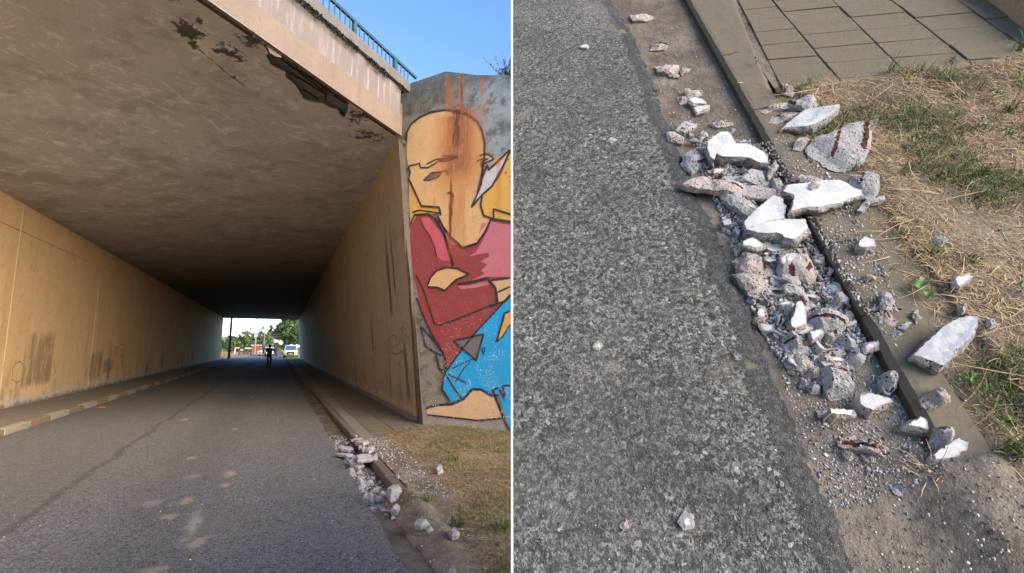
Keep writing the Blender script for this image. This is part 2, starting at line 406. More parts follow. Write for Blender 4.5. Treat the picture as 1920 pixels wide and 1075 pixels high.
# ------------------------------------------------------------------ bridge deck
A = Vector((1.98, 9.42)); E = Vector((2.94, 2.67)).normalized(); NF = Vector((E.y, -E.x))      # front edge line, outward normal
def sm(t): t = max(0, min(1, t)); return t*t*(3-2*t)
def zc(x, y):
    zr = 5.95-(y-9.42)*.0171; zl = 5.1-(y-14)*.0015+.8*sm((14-y)/7)
    return zl+(zr-zl)*(x+5.8)/7.9
def on_ceiling(px, py):
    z = 5.8
    for _ in range(12): q = G(px, py, z); z = zc(q.x, q.y)
    return q
deck = tag(empty('bridge_deck', (-2, 20, 0)), 'concrete road bridge deck over the underpass with a broken front lower edge', 'bridge')
ID = Matrix.Identity(4)
def fr(s, off, z): p = A+E*s+NF*off; return Vector((p.x, p.y, z))
pL = A+E*(-11.5); pR = A+E*.9
spall_px = [(487,68),(497,86),(520,98),(560,118),(600,146),(640,178),(656,190),(652,205),(646,220),(640,216),(632,206),(618,202),(606,194),(590,192),(578,189),(566,183),
            (560,168),(552,158),(542,150),(534,142),(537,136),(528,132),(515,126),(505,117),(500,108),(503,97),(495,86)]
hole = []
for px, py in spall_px:
    q = on_ceiling(px, py); hole.append((q.x, q.y))
fix = []
for x, y in hole:
    d = (Vector((x, y))-A).dot(NF)
    if d > -.075: x -= NF.x*(d+.075); y -= NF.y*(d+.075)
    fix.append((x, y))
hole = resample(fix, .05, True, .008)
pR = A+E*.10
outer = [(pL.x, pL.y), (pR.x, pR.y), (2.55, 10.3), (3.0, 66), (-6.2, 66)]
outer = resample(outer, .2)
pts = [Vector(p) for p in outer]+[Vector(p) for p in hole]
no, nh = len(outer), len(hole)
inner = [(x, y) for y in np.arange(2, 66, 1.0) for x in np.arange(-6, 3, .8) if inside(outer, x, y)]
inner += [(x, y) for y in np.arange(5, 12, .25) for x in np.arange(-3, 3, .25) if inside(outer, x, y)]
pts += [Vector(p) for p in inner]
ed = [(i, (i+1) % no) for i in range(no)]+[(no+i, no+(i+1) % nh) for i in range(nh)]
V_, _, F_, *_ = delaunay_2d_cdt(pts, ed, [], 0, 1e-6)
fs = []
for t in F_:
    c = sum((Vector(V_[i]) for i in t), Vector((0,0)))/3
    if inside(outer, c.x, c.y) and not inside(hole, c.x, c.y): fs.append(t)
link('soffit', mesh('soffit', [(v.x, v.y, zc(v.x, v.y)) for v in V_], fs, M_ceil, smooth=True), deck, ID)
# hollow left by the fallen concrete, with bars showing
hd_ = lambda x, y: .075+.02*nz((x, y, 0), 5)+.012*nz((x, y, 4), 20)
hp, hf = cdt(hole, [(x, y) for y in np.arange(6, 11, .06) for x in np.arange(-2, 3, .06) if inside(hole, x, y)])
hv = [(x, y, zc(x, y)+hd_(x, y)) for x, y in hp]; nb = len(hv)
hv += [(x, y, zc(x, y)-.001) for x, y in hole]; hv2 = [(x, y, zc(x, y)+hd_(x, y)) for x, y in hole]
hv += hv2
hf = [tuple(f)[::-1] for f in hf]+[(nb+i, nb+(i+1) % nh, nb+nh+(i+1) % nh, nb+nh+i) for i in range(nh)]
spall = link('spall_hollow', mesh('spall_hollow', hv, hf, M_spall), deck, ID)
def bar_line(pa, pb, r_=.014, dz=.045):
    a, b = on_ceiling(*pa), on_ceiling(*pb); q = MB()
    q.tube([a.lerp(b, k/6)+Vector((0, 0, dz+random.gauss(0, .006))) for k in range(7)], r_, 6); return q.build('rebar', M_rebar, spall, True, ID)
for pa, pb in [((503,97),(606,176)),((545,143),(612,183)),((568,174),(597,190)),((540,126),(655,197)),((612,160),(610,192)),((626,184),(648,199)),((505,92),(560,130))]: bar_line(pa, pb)
# flake of loose render hanging at the end of the hollow
fl = [(500,85),(512,87),(525,93),(538,101),(530,103),(518,101),(507,94)]
fp = [on_ceiling(*p) for p in fl]
for p in fp:
    d = (Vector((p.x, p.y))-A).dot(NF)
    if d > -.09: p.x -= NF.x*(d+.09); p.y -= NF.y*(d+.09)
q = MB(); n_ = len(fp)
q.add([p+Vector((0,0,-.012-.006*k)) for k, p in enumerate(fp)]+[p+Vector((0,0,.02)) for p in fp], [tuple(range(n_))[::-1], tuple(range(n_, 2*n_))]+[(i, (i+1)%n_, n_+(i+1)%n_, n_+i) for i in range(n_)])
M_flake = plain('pale_render', (.74,.55,.42), .9, .2); tag(q.build('loose_flake', M_flake, deck, mw=ID), 'pale flake of loose render')
# front bands
def band(name, z0, z1, o0, o1, m, s0=-11.5, s1=.0, ztop=None, cham=0):
    q = MB(); N = 24; vs = []
    for k in range(N+1):
        s = s0+(s1-s0)*k/N
        za = z0(s) if callable(z0) else z0; zb = z1(s) if callable(z1) else z1
        vs += [fr(s, o0, za), fr(s, o1, za), fr(s, o1, zb), fr(s, o0, zb)]
    fs = [(k*4+a, k*4+(a+1)%4, k*4+4+(a+1)%4, k*4+4+a) for k in range(N) for a in range(4)]+[(3,2,1,0), tuple(N*4+a for a in range(4))]
    q.add(vs, fs); return q.build(name, m, deck, mw=ID)
def zf(s): p = A+E*s; return zc(p.x, p.y)
band('edge_beam', lambda s: zf(s)-.015, 6.37, -.065, .0, M_beam, s1=.16)
M_drip = concrete('drip_strip', (.075,.065,.058), (.03,.028,.025))  # dark-coloured solid strip just behind the edge beam, nothing is cut in
hs = [(Vector(h)-A).dot(E) for h in hole]
for a_, b_ in ((-11.5, min(hs)-.03), (max(hs)+.03, .1)): band('drip_strip', lambda s: zf(s)-.006, lambda s: zf(s)+.04, -.15, -.068, M_drip, s0=a_, s1=b_)
band('parapet', 6.372, 6.97, -.30, -.03, M_par, s1=.12)
cop = band('coping', 6.98, 7.19, -.42, .05, M_cop, s1=.34)
q = MB(); q.box(0,0,0,1,1,1); q = MB()
zt = 6.9
q.hexa([fr(-11.5,-.31,6.4), fr(1.6,-.31,6.4), (3.4,66,6.4), (-6.4,66,6.4), fr(-11.5,-.31,zt), fr(1.6,-.31,zt), (3.4,66,zt), (-6.4,66,zt)])
q.build('slab', M_beam, deck, mw=ID)
q = MB(); q.box(-6.2, 66.01, 4.95, 3.0, 66.5, 7.3); q.build('far_beam', M_beam, deck, mw=ID)
# moss and weeds along the underside of the coping
q = MB(); random.seed(3)
for k in range(1500):
    s = -2.9+3.0*random.random()
    if nz((s, 0, 0), 2.2) < -.3*random.random(): continue
    p = fr(s, .03+random.random()*.05, 6.97-random.random()**2*.11); r_ = .006+.012*random.random()
    d = Vector((random.gauss(0,1), random.gauss(0,1), random.gauss(-.4,1))).normalized(); e = d.cross(Vector((random.random(), .3, .5))).normalized()
    q.add([p-e*r_, p+d*r_*2, p+e*r_, p-d*r_], [(0,1,2,3)])
q.build('moss', M_moss, deck, mw=ID)['kind'] = 'stuff'

# railing on the coping: a thing of its own
rail = tag(empty('railing', fr(-2, -.1, 7.19)), 'green steel bar railing along the top edge of the bridge', 'railing')
def rbox(s0, s1, o0, o1, z0, z1):
    q = MB(); q.hexa([fr(s0,o0,z0), fr(s1,o0,z0), fr(s1,o1,z0), fr(s0,o1,z0), fr(s0,o0,z1), fr(s1,o0,z1), fr(s1,o1,z1), fr(s0,o1,z1)]); return q
rbox(-9, .78, -.13, -.08, 7.545, 7.60).build('top_rail', M_rail, rail, mw=ID)
rbox(-9, .5, -.125, -.085, 7.215, 7.235).build('bottom_rail', M_rail, rail, mw=ID)
posts = [-1.26+k*1.25 for k in range(-6, 2)]
for s in posts: rbox(s-.04, s+.04, -.135, -.075, 7.19, 7.544).build('post', M_rail, rail, mw=ID)
s = -8.9
while s < .6:
    if all(abs(s-p) > .06 for p in posts):
        q = MB(); q.tube([fr(s, -.105, 7.236), fr(s+random.gauss(0,.006), -.105, 7.544)], .013, 5); q.build('baluster', M_rail, rail, mw=ID)
    s += .132

# ------------------------------------------------------------------ tunnel walls
def wallL():
    root = tag(empty('tunnel_wall', (-5.9, 34, 0)), 'long tan painted left wall of the underpass with grime and lime bloom near its foot', 'wall')
    q = MB(); q.box(-6.5, 1.5, -.1, -5.822, 66, 6.3); q.build('wall_core', M_beam, root, mw=ID)
    ys = [1.5, 5.2, 9.0, 12.6]+[wall_y(17, 600)]+[wall_y(p, 640) for p in (174, 257, 305, 343)]
    y = ys[-1]
    while y < 60: y += 6.2; ys.append(min(y, 66))
    ys[-1] = 66
    z1 = 4.42
    for a, b in zip(ys[:-1], ys[1:]):
        for za, zb in ((-.05, z1), (z1, 6.2)):
            q = MB(); q.bevbox(-5.83, a+.009, za+.006, -5.8, b-.009, zb-.006, .006); q.build('wall_panel', M_wallL, root, mw=ID)
    return root
wl = wallL()
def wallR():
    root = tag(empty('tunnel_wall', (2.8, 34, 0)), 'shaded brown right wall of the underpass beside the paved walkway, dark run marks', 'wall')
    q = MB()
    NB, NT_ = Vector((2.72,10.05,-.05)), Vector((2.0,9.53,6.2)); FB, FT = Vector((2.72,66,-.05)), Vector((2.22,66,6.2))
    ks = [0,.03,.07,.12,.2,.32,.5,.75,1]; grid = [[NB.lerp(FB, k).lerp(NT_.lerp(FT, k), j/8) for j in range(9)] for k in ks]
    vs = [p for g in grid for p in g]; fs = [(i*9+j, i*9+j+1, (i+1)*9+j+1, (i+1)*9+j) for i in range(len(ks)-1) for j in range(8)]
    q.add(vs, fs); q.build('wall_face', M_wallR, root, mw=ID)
    q = MB(); q.hexa([(2.8,10.3,-.1),(3.5,10.3,-.1),(3.5,66,-.1),(2.8,66,-.1),(2.4,10.3,6.3),(3.5,10.3,6.3),(3.5,66,6.3),(2.4,66,6.3)]); q.build('wall_core', M_beam, root, mw=ID)
    # plinth fillet between pavement and wall
    q = MB(); q.hexa([(2.58,10.0,.085),(2.75,9.9,.085),(2.75,66,.085),(2.58,66,.085),(2.70,10.0,.15),(2.75,9.9,.15),(2.75,66,.15),(2.70,66,.15)]); q.build('fillet', M_walk, root, mw=ID)
    return root
wr = wallR()

# ------------------------------------------------------------------ wing wall with the mural
B0 = Vector((2.6575, 9.4233)); EW = (Vector((3.7857, 7.8364))-B0).normalized()
FW = Frame((B0.x, B0.y, 0), (EW.x, EW.y, 0), Vector((-EW.y, EW.x, 0)) if Vector((-EW.y, EW.x)).dot(Vector((-1,-1))) > 0 else Vector((EW.y, -EW.x, 0)))
WM = FW.mat()             # local: x along the wall, y = up or down, z = out of the wall
SGN = 1 if FW.V.z > 0 else -1
def rust_mask(t, X):
    S, Z = X[0], t.mul(X[1], SGN)
    tot = None
    for px, y0, y1, wd, amt in [(857,205,300,.085,1.0),(861,212,350,.29,.85),(858,330,460,.10,.45),(862,255,345,.075,.8),(866,300,420,.055,.6),(846,335,470,.028,1.0),(848,362,400,.03,1.0),(840,150,200,.035,.75),(848,168,215,.03,.6),(866,135,225,.03,.9),(905,148,175,.025,.8),(912,190,240,.015,.5),(905,250,262,.012,.7),(870,320,470,.02,.5),(935,300,390,.03,.35),(815,372,400,.02,.5)]:
        u0, v0 = FW.uv(px, y0); _, v1 = FW.uv(px, y1); z0, z1 = v0*SGN, v1*SGN
        wob = t.mul(t.math('SUBTRACT', t.noise(1, 5, .65, t.scaled(16, 2.2, 1)), .5), .16)
        d = t.math('ABSOLUTE', t.math('SUBTRACT', t.add(S, wob), u0))
        m = t.mul(t.step(d, wd*2.9, wd*.5), t.mul(t.step(t.add(Z, t.mul(wob, 2)), z1-.5, z1+.45), t.step(Z, z0+.12, z0-.05)))
        m = t.mul(m, amt); tot = m if tot is None else t.math('MAXIMUM', tot, m)
    return t.mul(tot, t.step(t.noise(1, 6, .75, t.scaled(30, 3, 1)), .15, .5))
def weather(t, c, rub=.5, flakes=True):
    X = t.xyz()
    m = rust_mask(t, X); deep = t.step(m, .6, 1.0)
    c = t.mix(t.mul(t.step(t.noise(5, 6, .7), .5, .72), .22*rub), c, (.30,.22,.14))
    c = t.mix(t.mul(m, .95), c, t.mix(deep, (.50,.135,.03), (.15,.035,.018)))
    if flakes:       # chips where the paint has come away, mostly low on the wall
        low = t.step(t.mul(X[1], SGN), 3.2, .8)
        ch = t.step(t.add(t.noise(26, 6, .78), t.mul(low, .08)), .635, .66)
        ch = t.mul(ch, t.step(t.noise(2.2, 3), .42, .58))
        c = t.mix(ch, c, (.62,.56,.5))
    cr_ = t.math('ABSOLUTE', t.math('SUBTRACT', t.noise(2.6, 6, .6, dist=.6), .5)); c = t.mix(t.mul(t.step(cr_, .006, .001), .45), c, (.13,.10,.075))
    c = t.mix(t.mul(t.step(t.noise(4, 7, .75, t.scaled(1.5, .35, 1)), .52, .68), .45*rub), c, (.24,.19,.14)); c = t.mix(t.mul(t.step(t.noise(9, 6, .7), .6, .72), .3*rub), c, (.72,.66,.58))
    return c
def wing_mat():
    t = NT('wing_concrete', .9, .25); X = t.xyz(); Z = t.mul(X[1], SGN)
    c = t.mix(t.noise(1.5, 6, .65), (.17,.138,.10), (.33,.28,.22))
    blue = t.mul(t.step(t.add(X[0], t.mul(t.noise(1.5, 4), .8)), .9, 1.6), t.step(Z, 3.5, 4.5))
    c = t.mix(t.mul(blue, .6), c, (.33,.40,.40))
    c = t.mix(t.mul(t.step(t.noise(3.2, 7, .72), .46, .62), .75), c, (.075,.066,.05))
    top = t.step(t.add(Z, t.mul(t.noise(2, 5, .7), .9)), 6.9, 7.5); c = t.mix(t.mul(top, .6), c, (.085,.083,.07))
    c = t.mix(t.mul(t.step(t.noise(6, 7, .75, dist=1.2), .60, .66), .6), c, (.5,.47,.41))
    low = t.step(t.add(Z, t.mul(t.math('SUBTRACT', t.noise(5, 5, .7), .5), .7)), .55, .35)
    c = t.mix(t.mul(low, .45), c, (.46,.40,.33))
    sp = t.mul(t.step(Z, 2.2, 1.4), t.step(t.noise(34, 4, .7), .62, .66)); c = t.mix(sp, c, (.62,.55,.45))
    c = weather(t, c, 1, False); t.color(c); t.bump(t.add(t.noise(9, 6, .7), t.mul(t.noise(60, 3), .3)), .012, .7); return t.m
M_wing = wing_mat()
wing = tag(empty('wing_wall', mw=WM.copy()), 'weathered concrete wing wall painted with a street mural of a bald figure, rust runs down its face', 'wall')
def wp(px, py, h=0): u, v = FW.uv(px, py); return (u, v, h)
prof = [wp(752,240), wp(750,163), wp(790,149.5), wp(836,134), wp(895,141), wp(960,149)]
u_r = 4.2; zr_ = prof[-1][1]
prof[-1] = (u_r, prof[-1][1]-SGN*.55, 0)
zlow = -SGN*.15
poly = [(0.02, zlow)]+[(p[0], p[1]) for p in prof]+[(u_r, zlow)]
poly = [(a, b) for a, b in poly]
n_ = len(poly); q = MB()
q.add([(a, b, 0) for a, b in poly]+[(a, b, -.45) for a, b in poly], [tuple(range(n_)) if SGN < 0 else tuple(range(n_))[::-1], tuple(range(n_, 2*n_))]+[(i, (i+1)%n_, n_+(i+1)%n_, n_+i) for i in range(n_)])
bm = bmesh.new(); me = mesh('wall_body', q.v, q.f, M_wing); bm.from_mesh(me); bmesh.ops.recalc_face_normals(bm, faces=bm.faces); bm.to_mesh(me); bm.free()
link('wall_body', me, wing, WM)
# chamfered wall end between tunnel wall and wing wall
M_end = concrete('wall_end_concrete', (.15,.115,.08), (.055,.045,.035), .8, 2.5, .75, bumpd=.02)
q = MB(); a0, a1 = Vector((2.71,9.99,-.05)), Vector((2.03,9.58,5.9)); b0, b1 = FW.w(0.05, zlow, .03), FW.w(FW.uv(754,255)[0]+.02, FW.uv(754,255)[1], .03)
bk = Vector((.8, .8, 0))
N_ = 14; vs = []
for k in range(N_+1):
    t_ = k/N_; l, r_ = a0.lerp(a1, t_), b0.lerp(b1, t_); m_ = l.lerp(r_, .62)+Vector((-.03,-.05,0))+Vector((random.gauss(0,.008), random.gauss(0,.008), 0))
    bq = bk*.3*(1-.93*t_**3); vs += [l, m_, r_, r_+bq, l+bq]
q.add(vs, [(k*5+i, k*5+(i+1)%5, k*5+5+(i+1)%5, k*5+5+i) for k in range(N_) for i in range(5)]+[tuple(N_*5+i for i in range(5))])
wend = q.build('wall_end', M_end, wr, mw=ID)

mural = empty('mural', mw=WM.copy()); mural.parent = wing; mural.matrix_parent_inverse = WM.inverted()
def paint_mat(name, col):
    t = NT(name, .65, .35); c = t.mix(t.noise(3, 4), tuple(x*.9 for x in col), tuple(min(1, x*1.08) for x in col)); t.color(weather(t, c)); t.bump(t.noise(40, 4), .004, .4); return t.m
PM = {k: paint_mat('mural_'+k, srgb(*v)) for k, v in dict(skin=(219,172,116), yellow=(220,164,78), red=(152,64,62), rose=(200,114,120), pink=(206,92,100), blue=(22,160,210), lilac=(204,192,190), grey=(112,108,104), black=(50,46,48), plum=(120,88,86), tan=(212,172,126)).items()}
Z5 = lambda p: (740+p[0]/3.164, 160+p[1]/3.164)
Z6 = lambda p: (740+p[0]/3.073, 480+p[1]/3.073)
Z7 = lambda p: (840+p[0]/6.717, 260+p[1]/6.717)
Z8 = lambda p: (760+p[0]/4.48, 380+p[1]/4.48)
def fill(name, z, pts, col, layer):
    pp = [FW.uv(*z(p)) for p in pts]
    v, f = cdt(pp, [])
    pm_ = mesh(name, [(a, b, .0012*layer) for a, b in v], f, PM[col])
    o = link(name, pm_, mural, WM); return o
def wob(pts, k=3):          # smooth a polyline a little so that strokes look brushed
    return pts
STROKE = MB()
def stroke(z, pts, wpx=3.0, layer=12, closed=False):
    pp = [Vector(FW.uv(*z(p))) for p in pts]
    if closed: pp.append(pp[0])
    res = []
    for a, b in zip(pp[:-1], pp[1:]):
        k = max(1, int((b-a).length/.04)); res += [a.lerp(b, i/k) for i in range(k)]
    res.append(pp[-1]); b = len(STROKE.v)
    for i, p in enumerate(res):
        t_ = (res[min(i+1, len(res)-1)]-res[max(i-1, 0)]).normalized(); n2 = Vector((-t_.y, t_.x))
        hw = wpx*.0071*(1+.25*nz((p.x, p.y, 0), 5))*(1 if closed or 0 < i < len(res)-1 else .45)
        STROKE.v += [Vector((*(p+n2*hw), .0012*layer)), Vector((*(p-n2*hw), .0012*layer))]
    for i in range(len(res)-1):
        STROKE.f.append([b+2*i, b+2*i+1, b+2*i+3, b+2*i+2]); STROKE.m.append(0)
fill('painted_background', Z5, [(702,368),(590,445),(510,640),(500,720),(530,775),(590,800),(702,815)], 'yellow', 1)
fill('painted_background', Z5, [(84,545),(160,718),(262,728),(260,760),(130,770),(95,840),(88,700)], 'yellow', 1)
headp = [(75,440),(71,350),(75,280),(100,232),(150,192),(215,162),(300,148),(380,155),(440,175),(490,215),(520,270),(535,340),(535,420),(530,450),(520,520),(515,600),(520,650),(510,720),(530,775),(575,792),(540,870),(490,940),(405,965),(340,900),(300,850),(255,785),(278,772),(265,725),(160,718),(125,640),(85,555),(95,520),(85,490),(80,470)]
fill('painted_head', Z5, headp, 'skin', 3)
shirt = [(770,424),(782,404),(808,404),(836,434),(868,466),(888,462),(905,445),(924,413),(958.5,420),(958.5,525),(925,527),(935,560),(938,575),(930,580),(893,624),(866,656),(842,692),(836,690),(834,668),(808,627),(790,580),(776,520),(770,470)]
ident = lambda p: p
fill('painted_shirt', ident, shirt, 'red', 2)
fill('painted_shirt_light', Z8, [(720,160),(890,190),(890,625),(680,625),(560,655),(665,600),(640,570),(690,520),(630,495),(705,455),(700,420),(530,455),(590,420),(640,340),(690,240)], 'rose', 4)
fill('painted_sleeve', Z8, [(128,132),(195,120),(262,205),(310,250),(350,380),(380,490),(310,490),(270,460),(245,370),(205,270),(165,220)], 'pink', 4)
fill('painted_sleeve', Z8, [(330,250),(400,300),(440,355),(400,360),(365,340)], 'pink', 4)
fill('painted_sleeve', Z8, [(440,700),(530,695),(690,660),(715,690),(600,715),(470,730)], 'rose', 4)
fill('painted_hand', Z8, [(190,700),(215,630),(270,570),(350,545),(440,555),(540,605),(430,650),(335,740),(270,715)], 'skin', 5)
fill('painted_forearm', Z8, [(722,662),(890,635),(890,770),(830,838),(785,832),(770,740)], 'tan', 5)
fill('painted_trousers', Z6, [(670,225),(600,300),(470,440),(390,545),(300,665),(280,720),(280,770),(330,840),(400,820),(450,765),(500,770),(560,805),(600,800),(670,1012)], 'blue', 3)
fill('painted_bolt', Z6, [(640,335),(670,318),(670,395),(625,465),(590,495),(608,430),(630,380)], 'yellow', 6)
fill('painted_triangle', Z6, [(342,490),(515,450),(472,603)], 'grey', 6)
fill('painted_strap', Z6, [(150,405),(210,470),(290,575),(240,560),(180,520)], 'grey', 6)
fill('painted_foot', Z6, [(182,880),(240,860),(330,855),(400,825),(450,768),(500,770),(560,805),(580,800),(620,930),(480,945),(320,925),(190,912)], 'tan', 7)
fill('painted_shard', Z7, [(748,185),(640,330),(515,400),(500,375),(440,520),(400,640),(350,782),(430,700),(560,590),(660,430)], 'lilac', 6)
fill('painted_ear', Z7, [(390,220),(480,197),(530,215),(580,260),(530,288),(430,322),(375,287)], 'skin', 6)
fill('painted_eye', Z5, [(172,565),(220,520),(285,512),(265,545),(210,565)], 'plum', 5)
fill('painted_brow', Z5, [(248,440),(300,428),(380,424),(340,445),(275,452)], 'grey', 5)
fill('painted_neck_mark', Z5, [(500,880),(522,815),(548,820)], 'rose', 5)
# black brushed outlines
stroke(Z5, headp[1:16], 3.2); stroke(Z5, [(85,490),(95,520),(85,555),(125,640),(160,718),(265,725),(278,772)], 3.0)
stroke(Z5, [(530,450),(520,520),(490,660)], 2.6); stroke(Z5, [(522,650),(512,715),(530,775),(590,795),(700,812)], 3); stroke(Z5, [(575,792),(540,870),(490,940),(405,965),(340,905),(295,850),(255,775)], 3.2)
stroke(Z5, [(590,800),(588,735),(700,770)], 2.4); stroke(Z5, [(95,830),(120,770),(200,765),(250,800),(300,900),(350,1075)], 3.0); stroke(Z5, [(105,755),(150,742),(270,760)], 2.2)
stroke(Z5, [(80,500),(90,480),(150,465),(155,490),(200,490),(260,455)], 2.2); stroke(Z5, [(190,470),(250,440),(380,425),(300,450),(260,450)], 2.2); stroke(Z5, [(280,418),(330,420),(385,424)], 1.4)
stroke(Z5, [(172,565),(220,520),(285,512),(265,545),(210,565),(172,565)], 1.5); stroke(Z5, [(280,512),(310,505),(322,535)], 1.6); stroke(Z5, [(315,640),(345,638)], 4)
stroke(Z7, [(390,220),(480,195),(530,212),(582,262),(500,295),(410,320)], 2.2); stroke(Z7, [(365,285),(440,258),(520,260),(440,285),(410,300)], 1.8)
stroke(Z7, [(790,140),(650,270),(515,400),(500,330),(440,470),(400,640),(300,870)], 3.0); stroke(Z7, [(795,140),(700,350),(560,600),(430,715),(300,870)], 3.0); stroke(Z7, [(420,330),(450,400),(430,520)], 2.6); stroke(Z7, [(715,340),(640,500),(500,655)], 1.3)
for a in ([(750,270),(765,265),(755,280)], [(715,430),(745,425),(722,452)], [(765,490),(785,478)]): stroke(Z7, a, 1.5)
stroke(Z8, [(130,130),(165,220),(205,270),(250,370),(270,465)], 1.2); stroke(Z8, [(320,240),(350,330),(380,430),(405,530)], 3.0)
stroke(Z8, [(190,700),(215,630),(270,570),(350,545),(440,555),(540,605),(430,650),(335,740),(270,715),(190,710)], 3.0)
stroke(Z8, [(440,685),(560,670),(690,635),(760,720),(775,800),(770,860),(700,870)], 3.4); stroke(Z8, [(720,655),(890,632)], 2.6); stroke(Z8, [(775,755),(890,705)], 2.4); stroke(Z8, [(780,850),(840,830),(890,775)], 3)
stroke(Z6, [(125,110),(170,200),(230,390),(260,400),(400,350),(540,290)], 2.2); stroke(Z6, [(128,240),(160,330),(215,450),(290,575),(300,665)], 3.0)
stroke(Z6, [(300,665),(390,540),(470,440),(600,300),(668,225)], 2.4); stroke(Z6, [(342,490),(515,450),(472,603),(342,490)], 2.6); stroke(Z6, [(505,530),(525,530),(512,568),(505,530)], 2)
stroke(Z6, [(150,405),(180,520),(240,560),(290,578),(210,470),(150,405)], 2.4); stroke(Z6, [(240,570),(260,650),(295,670),(280,730),(275,770),(320,840)], 3.2); stroke(Z6, [(300,690),(350,770),(390,825)], 2.4); stroke(Z6, [(310,680),(415,732)], 1.8); stroke(Z6, [(330,650),(460,590)], 1.4); stroke(Z6, [(350,730),(400,650),(440,610)], 1.2)
stroke(Z6, [(182,880),(240,860),(330,855),(400,825),(450,768),(500,770),(560,805),(600,800)], 3.2); stroke(Z6, [(190,915),(320,930),(480,948),(620,935)], 2.4); stroke(Z6, [(565,770),(600,860),(640,960),(668,1015)], 3.4); stroke(Z6, [(568,772),(600,760),(640,830),(625,750),(668,745)], 2.6)
stroke(Z6, [(668,318),(635,330),(608,430),(588,498)], 2.4); stroke(Z6, [(588,498),(625,465),(668,395)], 1.8)
link('painted_outline', mesh('painted_outline', STROKE.v, STROKE.f, PM['black']), mural, WM)

# graffiti scribbles on the two tunnel walls (thin sprayed lines)
def scrib(lines, proj, nrm, m, parent, wd):
    q = MB()
    for ln in lines:
        pp = [proj(*p)+nrm*.004 for p in ln]; res = []
        for a, b in zip(pp[:-1], pp[1:]): res += [a.lerp(b, k/5) for k in range(5)]
        res.append(pp[-1]); b0_ = len(q.v)
        for i, p in enumerate(res):
            t_ = (res[min(i+1, len(res)-1)]-res[max(i-1, 0)]).normalized(); s_ = t_.cross(nrm).normalized()*wd*(1+.3*nz(p, 3))
            q.v += [p+s_, p-s_]
        for i in range(len(res)-1): q.f.append([b0_+2*i, b0_+2*i+1, b0_+2*i+3, b0_+2*i+2]); q.m.append(0)
    return q.build('graffiti', m, parent, mw=ID)
M_spray = plain('sprayed_line', (.36,.22,.10), .8); M_spray2 = plain('dark_sprayed_line', (.13,.085,.05), .8)
pl = lambda x, y: atX(x, y, -5.8)
scrib([[(24,690),(22,712),(32,718),(44,708),(46,690),(38,678),(28,682),(24,690)],[(57,668),(60,690),(56,722)],[(66,690),(74,712),(80,682),(86,712),(92,680)],[(100,678),(104,700)],
       [(214,650),(213,668)],[(214,650),(220,653),(214,659),(221,663),(213,668)],[(227,647),(226,668)],[(227,647),(233,646)],[(227,657),(232,656)],[(226,668),(233,667)],
       [(216,682),(216,694),(222,690),(221,680)],[(228,674),(230,702)]], pl, Vector((1,0,0)), M_spray, wl, .016)
pr = lambda x, y: (lambda d: C+d*((2.70-.12*((C.z+d.z/d.x*2.7)))/d.x))(ray(x, y))
scrib([[(724,655),(730,635),(738,628),(745,634),(741,650),(748,645),(752,630),(756,612),(750,618),(748,640)],[(730,640),(735,662),(745,665),(757,655),(763,640),(760,628)],[(753,656),(752,675),(748,690)],[(726,625),(733,645)],[(757,660),(761,690)]], pr, Vector((-1,0,0)), M_spray2, wr, .008)

# embankment behind the wing wall, verge in front of it
q = MB(); q.hexa([FW.w(1.0,zlow,-.47), FW.w(14,zlow,-.47), (60,40,-.1), (4.2,65,-.1), FW.w(1.0,SGN*6.3,-.47), FW.w(4.0,SGN*5.6,-.47), (40,40,6.5), (4.2,65,6.5)])
tag(q.build('embankment', M_ground), kind='structure')
